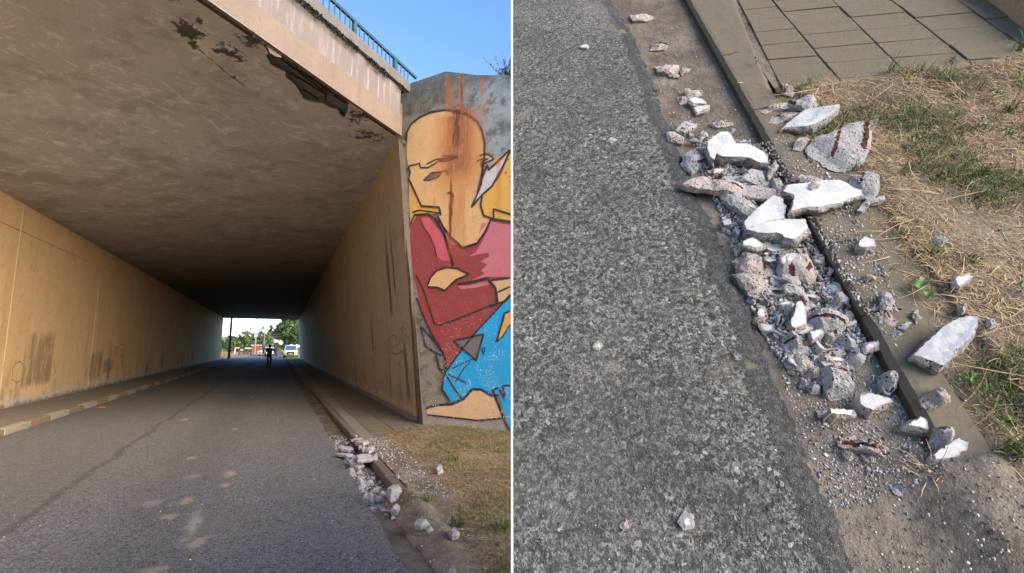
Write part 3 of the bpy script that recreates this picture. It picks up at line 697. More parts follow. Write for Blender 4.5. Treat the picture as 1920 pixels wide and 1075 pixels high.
# ================================================================== broken concrete
def rubble_mat(name, tint, pale=False):
    t = NT(name, .95, .2); P = t.attr('paint'); RU = t.attr('rust'); GP = t.attr('bare'); rd = t.rand()
    a = t.noise(16, 6, .7); f = t.noise(120, 4, .7)
    c = t.mix(a, tuple(x*.72 for x in tint), tuple(min(1, x*1.25) for x in tint))
    c = t.mix(t.mul(rd, .45), c, (.36,.29,.24) if not pale else (.36,.34,.315))
    v = t.voro(85, 'Color'); sv = t.n('SeparateColor'); t.put(sv.inputs[0], v)
    c = t.mix(t.mul(t.step(sv.outputs[0], .55, 1), .35), c, (.46,.44,.42))
    vd = t.voro(70); pit = t.mul(t.math('LESS_THAN', t.add(vd, t.mul(t.noise(40, 3), .2)), .36), t.math('GREATER_THAN', sv.outputs[1], .45))
    c = t.mix(t.mul(pit, .9), c, (.035,.03,.032))
    ru = t.step(t.add(RU, t.mul(t.math('SUBTRACT', t.noise(34, 7, .8), .5), 2.2)), .30, .46)
    c = t.mix(ru, c, t.mix(t.step(t.noise(45, 4), .42, .62), (.032,.012,.010), (.15,.042,.02)))
    bare = t.step(t.add(GP, t.mul(t.math('SUBTRACT', t.noise(40, 6, .75), .5), 1.0)), .48, .54)
    white = t.mix(t.step(t.noise(9, 5, .7), .45, .6), (.50,.475,.43), (.385,.38,.365))
    white = t.mix(t.math('LESS_THAN', t.voro(60), .08), white, (.2,.17,.15))
    white = t.mix(t.mul(t.step(t.noise(35, 6, .8), .58, .68), .4), white, (.58,.54,.5))
    white = t.mix(t.mul(t.step(t.noise(14, 6, .75, dist=.5), .54, .66), .35), white, (.33,.32,.31))
    wc = t.math('ABSOLUTE', t.math('SUBTRACT', t.noise(11, 5, .6, dist=1.0), .5)); white = t.mix(t.mul(t.step(wc, .007, .001), .4), white, (.16,.15,.14))
    white = t.mix(t.mul(bare, .8), white, (.31,.32,.335))
    pm = t.math('GREATER_THAN', t.add(P, t.mul(t.math('SUBTRACT', t.noise(55, 5, .7), .5), 1.1)), .5); c = t.mix(pm, c, white); t.color(c)
    t.bump(t.add(t.mul(a, .8), t.add(t.mul(f, .5), t.mul(pit, -.8))), .008, t.add(t.mul(t.math('SUBTRACT', 1.0, P), .9), .1)); return t.m
M_rub = rubble_mat('broken_grey_concrete', (.37,.34,.312))
M_rubp = rubble_mat('broken_pinkish_concrete', (.43,.36,.315))
M_rubb = rubble_mat('broken_bluish_concrete', (.41,.385,.36), True)
MATK = {'G': M_rub, 'P': M_rubp, 'B': M_rubb, 'W': M_rub, 'V': M_rubp}

def chunk_mesh(name, poly, t, kind, rust=(), bare=None, step=.012, rough=None, under=.9, grow=.012):
    """poly: outline of the top in plane coordinates about its own centre"""
    white = kind in 'WV'
    poly = resample(poly, step, True, step*.16 if not white else step*.12); n = len(poly)
    if sum(a[0]*b[1]-b[0]*a[1] for a, b in zip(poly, poly[1:]+poly[:1])) < 0: poly = poly[::-1]
    xs = [p[0] for p in poly]; ys = [p[1] for p in poly]; o = random.random()*50
    inner = [(x+random.gauss(0, step*.2), y+random.gauss(0, step*.2)) for x in np.arange(min(xs), max(xs), step*1.15) for y in np.arange(min(ys), max(ys), step*1.15)]
    P = np.array(poly)
    inner = [p for p in inner if inside(poly, *p) and np.min(np.hypot(P[:,0]-p[0], P[:,1]-p[1])) > step*.6]
    v2, f2 = cdt(poly, inner)
    A_ = np.array(v2); d = np.min(np.hypot(A_[:,0,None]-P[None,:,0], A_[:,1,None]-P[None,:,1]), axis=1)
    size = min(max(xs)-min(xs), max(ys)-min(ys)); mx, my = sum(xs)/n, sum(ys)/n; PL = []
    for k in range(6):
        a = 6.283*(k+random.random())/6; r_ = size*random.uniform(.12, .38); PL.append((math.cos(a), math.sin(a), r_, random.uniform(.4, 1.5)*t/max(size, .02)*2.4))
    rg = rough if rough is not None else (0 if white else .30)
    top = []; ax, ay = random.gauss(0, .09), random.gauss(0, .09)
    for (x, y), dd in zip(v2, d):
        z = t + x*ax + y*ay
        if rg:
            z += t*rg*(.5*nz((x, y, o), 1.6/max(size, .03))+.5*nz((x, y, o), 5/max(size, .03))) + .0035*nz((x, y, o), 110)
            z -= min(.62*t, max(0, max(((x-mx)*ca+(y-my)*sa-r_)*sl for ca, sa, r_, sl in PL)))
            z -= t*.12*max(0, 1-dd/(size*.2))**1.6
        else: z += .0012*nz((x, y, o), 60)
        top.append(max(z, .004))
    vs = [(x, y, z) for (x, y), z in zip(v2, top)]; fs = list(f2); m = len(vs)
    paint = [min(1.3, .30+dd/.010*(step/.0095)**-1) if white else -1.0 for dd in d]
    X, Y = A_[:,0], A_[:,1]; ru = np.zeros(m)
    for a, b, wd in rust: ru = np.maximum(ru, 1-segdist(X, Y, a, b)/wd)
    ba = np.zeros(m)
    if bare is not None: ba = np.where(inside_np(bare, X, Y), 1., 0.)
    ru = list(ru); ba = list(ba)
    # broken sides: the outline again (unpainted), then rings down to the ground
    cx, cy = sum(xs)/n, sum(ys)/n; rings = []
    lv = 4
    for k in range(lv+1):
        q = k/lv; ring = []
        for i, (x, y) in enumerate(poly):
            r_ = Vector((x-cx, y-cy)); L = r_.length+1e-6; u = r_/L
            out = grow*(1 if white else .35)*math.sin(q*2.6)*(1 if k else 0) - (1-under)*size*.5*q*q
            if k: out += .012*nz((x, y, q*t), 18, o)+.007*nz((x, y, q*t), 55, o)+(.12*t*rg*q)
            z = top[i]*(1-q) - (.012*q if k == lv else 0) + (.004*nz((x, y, q), 40, o) if 0 < k < lv else 0)
            ring.append(len(vs)); vs.append((x+u.x*out, y+u.y*out, z)); paint.append(-1.); ru.append(0.35*ru[i] if ru[i] > 0 else 0); ba.append(0.)
        rings.append(ring)
    for k in range(lv):
        for i in range(n):
            j = (i+1) % n; fs.append((rings[k][i], rings[k+1][i], rings[k+1][j], rings[k][j]))
    fs.append(tuple(rings[-1])[::-1])
    return mesh(name, vs, fs, MATK[kind], None, False, dict(paint=paint, rust=ru, bare=ba))

def put_chunk(fr_, z, label, pts, t, kind, rust=(), bare=None, base=0., name='concrete_chunk', sider=False, group=None, step=.012, **kw):
    pp = [fr_.uv(*z(p), base+t) for p in pts]
    cx = sum(p[0] for p in pp)/len(pp); cy = sum(p[1] for p in pp)/len(pp)
    loc = lambda p: (p[0]-cx, p[1]-cy)
    def rs(seg):
        a, b, wd = seg; A1, B1 = fr_.uv(*z(a), base+t), fr_.uv(*z(b), base+t); c1 = fr_.uv(*z((a[0]+wd, a[1])), base+t)
        return (loc(A1), loc(B1), math.hypot(c1[0]-A1[0], c1[1]-A1[1])*.85)
    me = chunk_mesh(name, [loc(p) for p in pp], t, kind, [rs(s) for s in rust], [loc(fr_.uv(*z(p), base+t)) for p in bare] if bare else None, step=step, **kw)
    if sider:
        a = me.attributes['rust']; arr = np.zeros(len(me.vertices), dtype=np.float32); a.data.foreach_get('value', arr)
        p_ = np.zeros(len(me.vertices), dtype=np.float32); me.attributes['paint'].data.foreach_get('value', p_)
        co = np.zeros(len(me.vertices)*3, dtype=np.float32); me.vertices.foreach_get('co', co); co = co.reshape(-1, 3)
        arr = np.where((p_ < 0) & (co[:,2] < t*.6), np.maximum(arr, .22), arr); a.data.foreach_set('value', arr)
    o = link(name, me, None, fr_.mat(cx, cy, base)); return tag(o, label, 'rubble', group)

# small shared pieces
def pebble_meshes(kind, n, sz):
    out = []
    for k in range(n):
        m_ = 4+k % 3; L = .45+.6*random.random(); poly = []
        for i in range(m_):
            a = 2*math.pi*(i+.35*random.random())/m_; r_ = sz*(.7+.45*random.random()); poly.append((r_*math.cos(a), r_*math.sin(a)*L))
        out.append(chunk_mesh('pebble', poly, sz*(.25+.45*random.random()), kind, step=sz*.42, grow=sz*.12))
    return out
def shards(name, fr_, spots, sizes, m, seed=1):
    """thousands of crumbs as one piece of stuff"""
    rr = random.Random(seed); vs = []; fs = []
    for (u, v, h), s in zip(spots, sizes):
        b = len(vs); a = rr.random()*6.28; k = rr.choice((4, 5))
        sx, sy, sz = s*(.6+.8*rr.random()), s*(.5+.5*rr.random()), s*(.35+.6*rr.random())
        for i in range(k):
            q = a+6.283*(i+.4*rr.random())/k; vs.append(fr_.w(u+sx*math.cos(q), v+sy*math.sin(q), h-.002))
        for i in range(k):
            q = a+6.283*(i+.2+.4*rr.random())/k; g = .35+.5*rr.random(); vs.append(fr_.w(u+sx*g*math.cos(q), v+sy*g*math.sin(q), h+sz*(.7+.5*rr.random())))
        fs += [(b+i, b+(i+1)%k, b+k+(i+1)%k, b+k+i) for i in range(k)]+[tuple(b+k+i for i in range(k))]
    o = link(name, mesh(name, vs, fs, m)); return tag(o, kind='stuff')
def crumb_mat():
    t = NT('concrete_crumbs', .95, .2); g = t.n('NewGeometry').outputs['Random Per Island']
    c = t.mix(t.step(g, 0, .6), (.13,.115,.10), (.47,.43,.39)); c = t.mix(t.math('GREATER_THAN', g, .9), c, (.6,.58,.55)); c = t.mix(t.math('LESS_THAN', g, .06), c, (.10,.03,.02))
    t.color(t.mix(t.mul(t.noise(90, 4), .5), c, (.12,.11,.11))); return t.m
M_crumb = crumb_mat()
def aggr_mat():
    t = NT('loose_road_grit', .9, .3); g = t.n('NewGeometry').outputs['Random Per Island']
    c = t.mix(g, (.06,.06,.06), (.24,.235,.22)); c = t.mix(t.math('GREATER_THAN', g, .985), c, (.55,.53,.5)); t.color(c); return t.m
M_grit = aggr_mat()

# ------------------------------------------------------------------ grass
def blade_mat(name, a, b, c2, rough=.7):
    t = NT(name, rough, .25); g = t.n('NewGeometry').outputs['Random Per Island']
    c = t.mix(g, a, b); c = t.mix(t.math('GREATER_THAN', g, .8), c, c2); t.color(c)
    return t.m
M_straw = blade_mat('dry_straw', (.27,.17,.08), (.50,.37,.20), (.17,.09,.045))
M_grass = blade_mat('green_grass', (.05,.085,.02), (.12,.15,.045), (.24,.20,.08))
def blades(name, fr_, roots, m, length, width, lift, seed=1, kind='stuff', parent=None):
    """thin bent strands, each of three short faces with a keel"""
    rr = random.Random(seed); vs = []; fs = []
    for (u, v, h, sc) in roots:
        L = length*sc*(.5+.9*rr.random()); a = rr.random()*6.283; du, dv = math.cos(a), math.sin(a)
        wd = width*(.6+.8*rr.random()); up = lift[0]+(lift[1]-lift[0])*rr.random(); bend = (rr.random()-.5)*1.2; b = len(vs)
        for k in range(4):
            q = k/3; hh = h+L*(up*q - up*.75*q*q*(.6+.8*rr.random())) if up < .9 else h+L*(up*q-.25*up*q*q)
            run = L*q*(1-.45*up) if up < .9 else L*q*q*.45
            uu = u+du*run-dv*bend*run*q*.6; vv = v+dv*run+du*bend*run*q*.6; ww = wd*(1-.75*q)*.5
            vs += [fr_.w(uu-dv*ww, vv+du*ww, max(hh, h+.001)), fr_.w(uu+dv*ww, vv-du*ww, max(hh, h+.001)+ww*.5)]
        fs += [(b+2*k, b+2*k+1, b+2*k+3, b+2*k+2) for k in range(3)]
    o = link(name, mesh(name, vs, fs, m), parent, Matrix.Identity(4) if parent else None)
    if kind: o['kind'] = kind
    return o
def scatter(n, u0, u1, v0, v1, ok, seed):
    rr = random.Random(seed); out = []
    while len(out) < n:
        u, v = u0+(u1-u0)*rr.random(), v0+(v1-v0)*rr.random(); r_ = ok(u, v)
        if r_ is None: continue
        d, h = r_
        if rr.random() < d: out.append((u, v, h, .6+.5*rr.random()))
    return out
GF = Frame((0,0,0), (1,0,0), (0,0,1))
# ================================================================== right-hand place: a steep embankment road, its gutter, kerb and verge
n_ = Vector((.155, .662, .733)).normalized()
NS = -(cr*n_.x - cu*n_.y + cw*n_.z).normalized()
SK = .60                                        # the slope lies close in front of the camera; its pieces are built at this scale
O_ = C - NS*1.6*SK
tmp = Frame(O_, (1,0,0), NS, SK)
ka, kb = tmp.hit(1770, 830), tmp.hit(1280, 8)
SF = Frame(O_, kb-ka, NS, SK)                       # u runs up along the kerb, v to the left of it or right
VS = 1 if SF.uv(1700, 500)[1] > SF.uv(1300, 500)[1] else -1
def suv(px, py, h=0): return SF.uv(px, py, h)
# domain: left border lies along the retaining wall (the upright plane through the place's left edge)
def proj(u, v, h=0):
    q = SF.w(u, v, h)-C; k = q.dot(cw); return 960+FPX*q.dot(cr)/k, 537.5-FPX*q.dot(cu)/k
LB = 960.8
foot_t = None
def line_left(py): return suv(LB, py)
topL, topR = suv(LB, -70), suv(2050, -70)
botL, botR = suv(LB, 1250), suv(2050, 1250)

AE = [(1120,-70),(1150,5),(1180,50),(1225,150),(1240,200),(1265,260),(1285,310),(1320,390),(1360,470),(1375,520),(1400,560),(1430,640),(1455,720),(1490,800),(1540,900),(1600,1060),(1680,1250)]
HA = .022
aeu = [SF.uv(x, y, HA*.5) for x, y in AE]
aeu.sort(); AU = np.array([p[0] for p in aeu]); AV = np.array([p[1] for p in aeu])
def edge_v(u): return float(np.interp(u, AU, AV)) + .022*nz((u, 0, 0), 6)+.013*nz((u, 1, 0), 26)+.006*nz((u, 1, 0), 70)
# --- asphalt: a fine sheet with true relief, falling away at its broken edge
def quadmesh(name, us, cols, hfun, m, smooth=True):
    """us: rows; cols(u)->list of v; hfun(u,v)->height"""
    vs = []; rows = []
    for u in us:
        r_ = []
        for v in cols(u): r_.append(len(vs)); vs.append(SF.w(u, v, hfun(u, v)))
        rows.append(r_)
    fs = []
    for a, b in zip(rows[:-1], rows[1:]):
        for i in range(len(a)-1): fs.append((a[i], a[i+1], b[i+1], b[i]))
    me = mesh(name, vs, fs, m, None, smooth); bm = bmesh.new(); bm.from_mesh(me); bmesh.ops.recalc_face_normals(bm, faces=bm.faces)
    bm.faces.ensure_lookup_table()
    if sum((f.normal.dot(NS) for f in bm.faces[:50])) < 0: bmesh.ops.reverse_faces(bm, faces=bm.faces)
    bm.to_mesh(me); bm.free(); return link(name, me)
# left border as v(u)
lu = sorted([suv(LB, y) for y in range(-70, 1700, 10)]); LU = np.array([p[0] for p in lu]); LV = np.array([p[1] for p in lu])
def left_v(u): return float(np.interp(u, LU, LV))
umin, umax = min(LU.min(), suv(2050,1400)[0]), suv(1280, -60)[0]+.25
def asph_h(u, v):
    e = edge_v(u); d = (e-v)*VS
    drop = max(0, min(1, 1-d/.075))
    return HA*(1-drop**1.5)-.006*(drop > .999) + .0022*nz((u, v, 0), 70)+.0016*nz((u, v, 3), 160)+.006*nz((u, v, 5), 2.2)+ (.013*drop*nz((u, v, 1), 28)+.007*drop*nz((u, v, 8), 75) if drop else 0)
NA = 150
def acols(u):
    a, b = left_v(u), edge_v(u)+VS*.004
    if (b-a)*VS <= .02: b = a+VS*.02
    k = np.linspace(0, 1, NA); return [a+(b-a)*t for t in k]
us_a = np.concatenate([np.arange(LU.min(), -.9, .05) if LU.min() < -.9 else [], np.arange(max(-.9, LU.min()), umax, .011)])
ro = tag(quadmesh('asphalt_road', us_a, acols, asph_h, M_road2), kind='structure')
lip = ro.data.attributes.new('lip', 'FLOAT', 'POINT'); la = []
for u in us_a:
    e = edge_v(u)
    for v in acols(u): la.append(max(0, 1-max(0, (e-v)*VS-.07)/.05))
lip.data.foreach_set('value', np.array(la, dtype=np.float32))
# --- kerb line
KH = .055
kf = [(1275,-60),(1281,15),(1336,104),(1397,206),(1437,272),(1515,402),(1545,462),(1570,512),(1600,562),(1660,645),(1720,733),(1765,815)]
kuv = sorted(SF.uv(x, y, KH) for x, y in kf); KU = np.array([p[0] for p in kuv]); KV = np.array([p[1] for p in kuv])
cf = np.polyfit(KU, KV, 1)
def kerb_v(u): return float(np.polyval(cf, u))
# --- gutter sheet below everything
u_kend = SF.uv(1768, 826, KH)[0]
def mound(u, v):
    if u > u_kend+.2: return 0
    d = (v-kerb_v(u))*VS-.09
    return KH*(1.5+.3*nz((u, v, 4), 9))*sm((u_kend+.06+.05*nz((u, v, 1), 14)-u)/.15)*math.exp(-(d/.15)**2)*sm((u-(u_kend-.75))/.6)
def gut_h(u, v): return .004*nz((u, v, 0), 7)+.0025*nz((u, v, 2), 30)+.010*nz((u, v, 7), 1.8)-.004+mound(u, v)
def gcols(u):
    a, b = edge_v(u)-VS*.06, kerb_v(u)+VS*(.05+.55*sm((u_kend+.18-u)/.01)); return list(np.linspace(a, b, 110))
tag(quadmesh('gutter_floor', np.arange(umin, umax, .014), gcols, gut_h, M_gut), kind='structure')
# --- verge soil: right of the kerb and below the paving; also swallows the lower end of the kerb
SE = [(1440,190),(1462,168),(1505,152),(1575,150),(1640,141),(1700,128),(1790,126),(1870,112),(1960,84),(2120,40)]
sev = sorted((SF.uv(x, y, KH)[1], SF.uv(x, y, KH)[0]) for x, y in SE)
SV_, SU_ = np.array([p[0] for p in sev]), np.array([p[1] for p in sev])
def soil_top(v): return float(np.interp(v, SV_, SU_))+.015*nz((v, 0, 0), 12)
vR = max(suv(2050, y)[1]*VS for y in (-70, 0, 300, 600, 900, 1250))*VS
GE = [(1440,190),(1500,300),(1585,330),(1610,400),(1630,470),(1660,540),(1690,600),(1700,640),(1770,720),(1800,760),(1830,850),(1850,950),(1890,1060),(1960,1250)]
gev = sorted(SF.uv(x, y, KH) for x, y in GE); GU = np.array([p[0] for p in gev]); GV = np.array([p[1] for p in gev])
def grass_v(u): return float(np.interp(u, GU, GV))
def soil_h(u, v):
    dk = (v-kerb_v(u))*VS; e = soil_top(v)-u
    h = KH-.004 + .010*nz((u, v, 0), 3)+.006*nz((u, v, 3), 11)+.003*nz((u, v, 5), 45)
    g = (v-grass_v(u))*VS
    h += .02*sm((g+.02)/.25)
    if dk < .30 and u > u_kend-.1: h = min(h, KH-.012+.055*max(0, dk-.13)) if dk < .30 else h
    if u < u_kend:                 # below the end of the kerb the ground slopes down into the gutter
        f = sm((g+.30+.10*nz((u, v, 6), 5))/.34); h2 = (gut_h(u, v)-.02)*(1-f)+(h+.012)*f; k = sm((u_kend-u)/.10); h = h*(1-k)+h2*k
    if e < .05: h -= .035*(1-max(0, e)/.05)
    return h
def scols(u):
    a = kerb_v(u)+VS*.10
    return list(np.linspace(a, vR, 230))
rows_u = np.arange(umin, max(SU_)+.02, .016)
# built in two pieces so that the sheet never crosses the paving
vs = []; fs = []; rows = []
for u in rows_u:
    r_ = []
    for v in scols(u):
        if u > soil_top(v): r_.append(None); continue
        r_.append(len(vs)); vs.append(SF.w(u, v, soil_h(u, v)))
    rows.append(r_)
for a, b in zip(rows[:-1], rows[1:]):
    for i in range(len(a)-1):
        f = (a[i], a[i+1], b[i+1], b[i])
        if None not in f: fs.append(f if VS > 0 else f[::-1])
tag(link('verge_soil', mesh('verge_soil', vs, fs, M_soil, None, True)), kind='structure')
# --- kerb stones: chamfered front edge; each is a piece
ker = tag(empty('kerb', mw=SF.mat(SF.uv(1500, 400)[0], kerb_v(SF.uv(1500,400)[0]))), kind='structure')
joints = [SF.uv(x, y, KH)[0] for x, y in [(1337,105),(1397,206),(1612,585)]]
ju = [umax, joints[0], joints[1], joints[1]-(joints[0]-joints[1])*1.02]
ju += [(ju[-1]+joints[2])/2, joints[2], u_kend-.12]
ju = sorted(set(ju)); CH = .022; KW = .13
def kstone(u0, u1):
    k = max(4, int((u1-u0)/.03)); prof_ = [(0.0, -.05), (0.002, KH-CH*1.1), (CH, KH-.002), (CH+.02, KH), (KW, KH), (KW, -.05)]
    vs = []; u0 += .004; u1 -= .004
    for i in range(k+1):
        u = u0+(u1-u0)*i/k
        for j, (dv, h) in enumerate(prof_):
            wv = .004*nz((u, dv, 0), 25)+.003*nz((u, dv, 9), 70); ed = 1 if 0 < j < 4 else 0
            endc = .006 if (i in (0, k) and ed) else 0
            vs.append(SF.w(u, kerb_v(u)+VS*(dv+wv*ed+endc), h+(wv*.6*ed-endc if h > 0 else 0)))
    m = len(prof_); fs = [(i*m+j, i*m+j+1, (i+1)*m+j+1, (i+1)*m+j) for i in range(k) for j in range(m-1)]+[tuple(range(m)), tuple(k*m+j for j in range(m))]
    fm = [1 if j == 0 else 0 for i in range(k) for j in range(m-1)]+[0, 0]; me = mesh('kerb_stone', vs, fs, [M_kerb2, M_kerbf], fm); bm = bmesh.new(); bm.from_mesh(me); bmesh.ops.recalc_face_normals(bm, faces=bm.faces); bm.to_mesh(me); bm.free()
    return link('kerb_stone', me, ker, Matrix.Identity(4))
for a, b in zip(ju[:-1], ju[1:]): kstone(a, b)
# haunch of rough concrete behind the kerb, then single paving slabs
PX = lambda x, y: Vector(SF.uv(x, y, KH))
ga = PX(1385, 4); gb = PX(1455, 175)
def hcols(u):
    a = kerb_v(u)+VS*(KW+.002); t_ = (u-gb.x)/(ga.x-gb.x); b = gb.y+(ga.y-gb.y)*t_-VS*.01
    if u < gb.x: b = a+VS*.2
    return list(np.linspace(a, b, 20))
def hh(u, v):
    a = kerb_v(u)+VS*KW; t_ = (u-gb.x)/(ga.x-gb.x); b = gb.y+(ga.y-gb.y)*t_
    near = max(0, 1-abs(b-v)/.035)
    return KH-.003+.0035*nz((u, v, 0), 14)-.016*near*(.6+.8*abs(nz((u, v, 3), 16)))
tag(quadmesh('kerb_haunch', np.arange(SF.uv(1690,640,KH)[0], umax, .02), hcols, hh, M_kerb2), kind='structure')
def bed_h(u, v): return KH-.008+.003*nz((u, v, 0), 40)
ub = min(soil_top(SV_.min()), soil_top(SV_.max()))-.12
tag(quadmesh('paving_bed', np.arange(ub, umax+.3, .03), lambda u: list(np.linspace(kerb_v(u)+VS*.2, vR, 70)), bed_h, M_gut), kind='structure')
t00, t10, t01 = PX(1491, 43), PX(1507.5, 66), PX(1587, 33.5); t02 = PX(1680, 37)
av = t10-t00; bv = t01-t00
# columns follow the long joints of the photograph
J = [(PX(1385,4), PX(1448,130)), (PX(1450,4), PX(1574,150)), (PX(1565,4), PX(1697,135)), (PX(1676,4), PX(1805,105)), (PX(1800,4), PX(1897,72)), (PX(1925,4), PX(2010,60))]
alen = av.length; adir = av/alen
paving = tag(empty('paving', mw=SF.mat(PX(1600,60).x, PX(1600,60).y, KH)), kind='structure')
offs = [.25, 0, 1.0, .55, .15]; starts = [PX(1420,61), PX(1491,43), PX(1587,33.5), PX(1680,37), PX(1840,37)]
bdir = bv.normalized(); random.seed(21)
def on_line(j, p, d):      # where the line p + s d meets long joint j
    a, b = J[j]; e = b-a; den = d.x*e.y-d.y*e.x; s = ((a.x-p.x)*e.y-(a.y-p.y)*e.x)/den; return p+d*s
for c_ in range(5):
    for k in range(-7, 8):
        p = starts[c_]+adir*alen*k; p2 = p+adir*alen
        cs = [on_line(c_, p, bdir), on_line(c_+1, p, bdir), on_line(c_+1, p2, bdir), on_line(c_, p2, bdir)]
        ctr = sum(cs, Vector((0,0)))/4; pxp = proj(ctr.x, ctr.y, KH)
        if pxp[1] < -110 or pxp[0] > 2060: continue
        if max(c.x for c in cs) > umax+.2 or all(c.x < soil_top(c.y)-.03 for c in cs): continue
        gap = .0032; sh = []
        for c in cs: dd = ctr-c; sh.append(c+dd*(gap/dd.length*1.4))
        z_ = KH+random.gauss(0, .0022); tl = [random.gauss(0, .0012) for _ in range(4)]; q = MB()
        top = []; mid = []; bot = []
        for c, g in zip(sh, tl):
            dd = (ctr-c).normalized(); top.append((*(c+dd*.004-ctr), g)); mid.append((*(c-ctr), g-.003)); bot.append((*(c-ctr), -.03))
        q.add(bot+mid+top, [(8,9,10,11),(3,2,1,0)]+[(i, (i+1)%4, 4+(i+1)%4, 4+i) for i in range(4)]+[(4+i, 4+(i+1)%4, 8+(i+1)%4, 8+i) for i in range(4)])
        me = mesh('paving_slab', q.v, q.f, M_tile); bm = bmesh.new(); bm.from_mesh(me); bmesh.ops.recalc_face_normals(bm, faces=bm.faces); bm.to_mesh(me); bm.free()
        link('paving_slab', me, paving, SF.mat(ctr.x, ctr.y, z_))
# foot of a wall in the far top corner
wa, wb = SF.uv(1842, -6, KH), SF.uv(1935, 66, KH); wd_ = (Vector(wb)-Vector(wa)); wnv = Vector((-wd_.y, wd_.x)).normalized()
if wnv.y*VS < 0: wnv = -wnv
q = MB(); a_ = Vector(wa)-wd_*.6; b_ = Vector(wb)+wd_*.15
q.hexa([SF.w(*a_,.02), SF.w(*b_,.02), SF.w(*(b_+wnv*.2),.02), SF.w(*(a_+wnv*.2),.02), SF.w(*a_,.2), SF.w(*b_,.2), SF.w(*(b_+wnv*.2),.2), SF.w(*(a_+wnv*.2),.2)])
M_foot = concrete('ochre_wall', (.36,.28,.16), (.14,.10,.06), .6)
tag(tag(q.build('wall', M_foot), 'low ochre wall foot at the far corner of the paving, top right'), cat='wall')
# body of the embankment and the retaining wall along its left side
def wpt(px, py, h=-.02): return SF.hit(px, py, h)
def down(p, z=-.3): return Vector((p.x, p.y, z))
c1, c2, c3, c4 = wpt(LB+.2,-70,-.10), SF.w(umax+.3, vR, -.10), None, None
def to_ground(a, b, z=-.25): t_ = (z-a.z)/(b.z-a.z); return a.lerp(b, t_)
c1 = SF.hit(LB+.4, -70, -.1); f1 = to_ground(c1, SF.hit(LB+.4, 1075, -.1)); c2 = SF.w(umax+.25, vR, -.1); f2 = SF.w(umin, vR, -.1); f2 = to_ground(c2, f2)
q = MB(); q.add([c1, c2, f2, f1, down(c1), down(c2)], [(0,1,2,3),(0,3,4),(1,5,2),(0,4,5,1),(3,2,5,4)])
tag(q.build('embankment_body', M_gut), kind='structure')
# thin pale edging along the retaining wall
e1, e2 = SF.hit(957.6, -75, .0), SF.hit(957.6, 1300, .0)
st = cr*.0
q = MB(); N_ = 60; prev = None; vs = []
for k in range(N_+1):
    py = -75+1400*k/N_; a, b = SF.hit(958.2, py, .03), SF.hit(961.4, py, .03)
    if a.z < -.2: break
    vs += [a-NS*.09, b-NS*.09, b, a]
m = len(vs)//4
q.add(vs, [(k*4+i, k*4+(i+1)%4, k*4+4+(i+1)%4, k*4+4+i) for k in range(m-1) for i in range(4)]+[(0,1,2,3), tuple((m-1)*4+i for i in (3,2,1,0))])
EDGE = q.build('edging_strip', M_edge); tag(EDGE, kind='structure')
sd = cr*-.004
c1e = SF.hit(960.2, -72, -.05); f1e = to_ground(c1e, SF.hit(960.2, 1075, -.05)); d1 = down(c1e)
q = MB(); q.add([c1e, f1e, d1, c1e+cr*.0015, f1e+cr*.0015, d1+cr*.0015], [(0,2,1),(3,4,5),(0,1,4,3),(1,2,5,4),(2,0,3,5)])
tag(tag(q.build('retaining_wall', M_edge), 'pale concrete retaining wall between the verge and the steep road'), cat='wall')
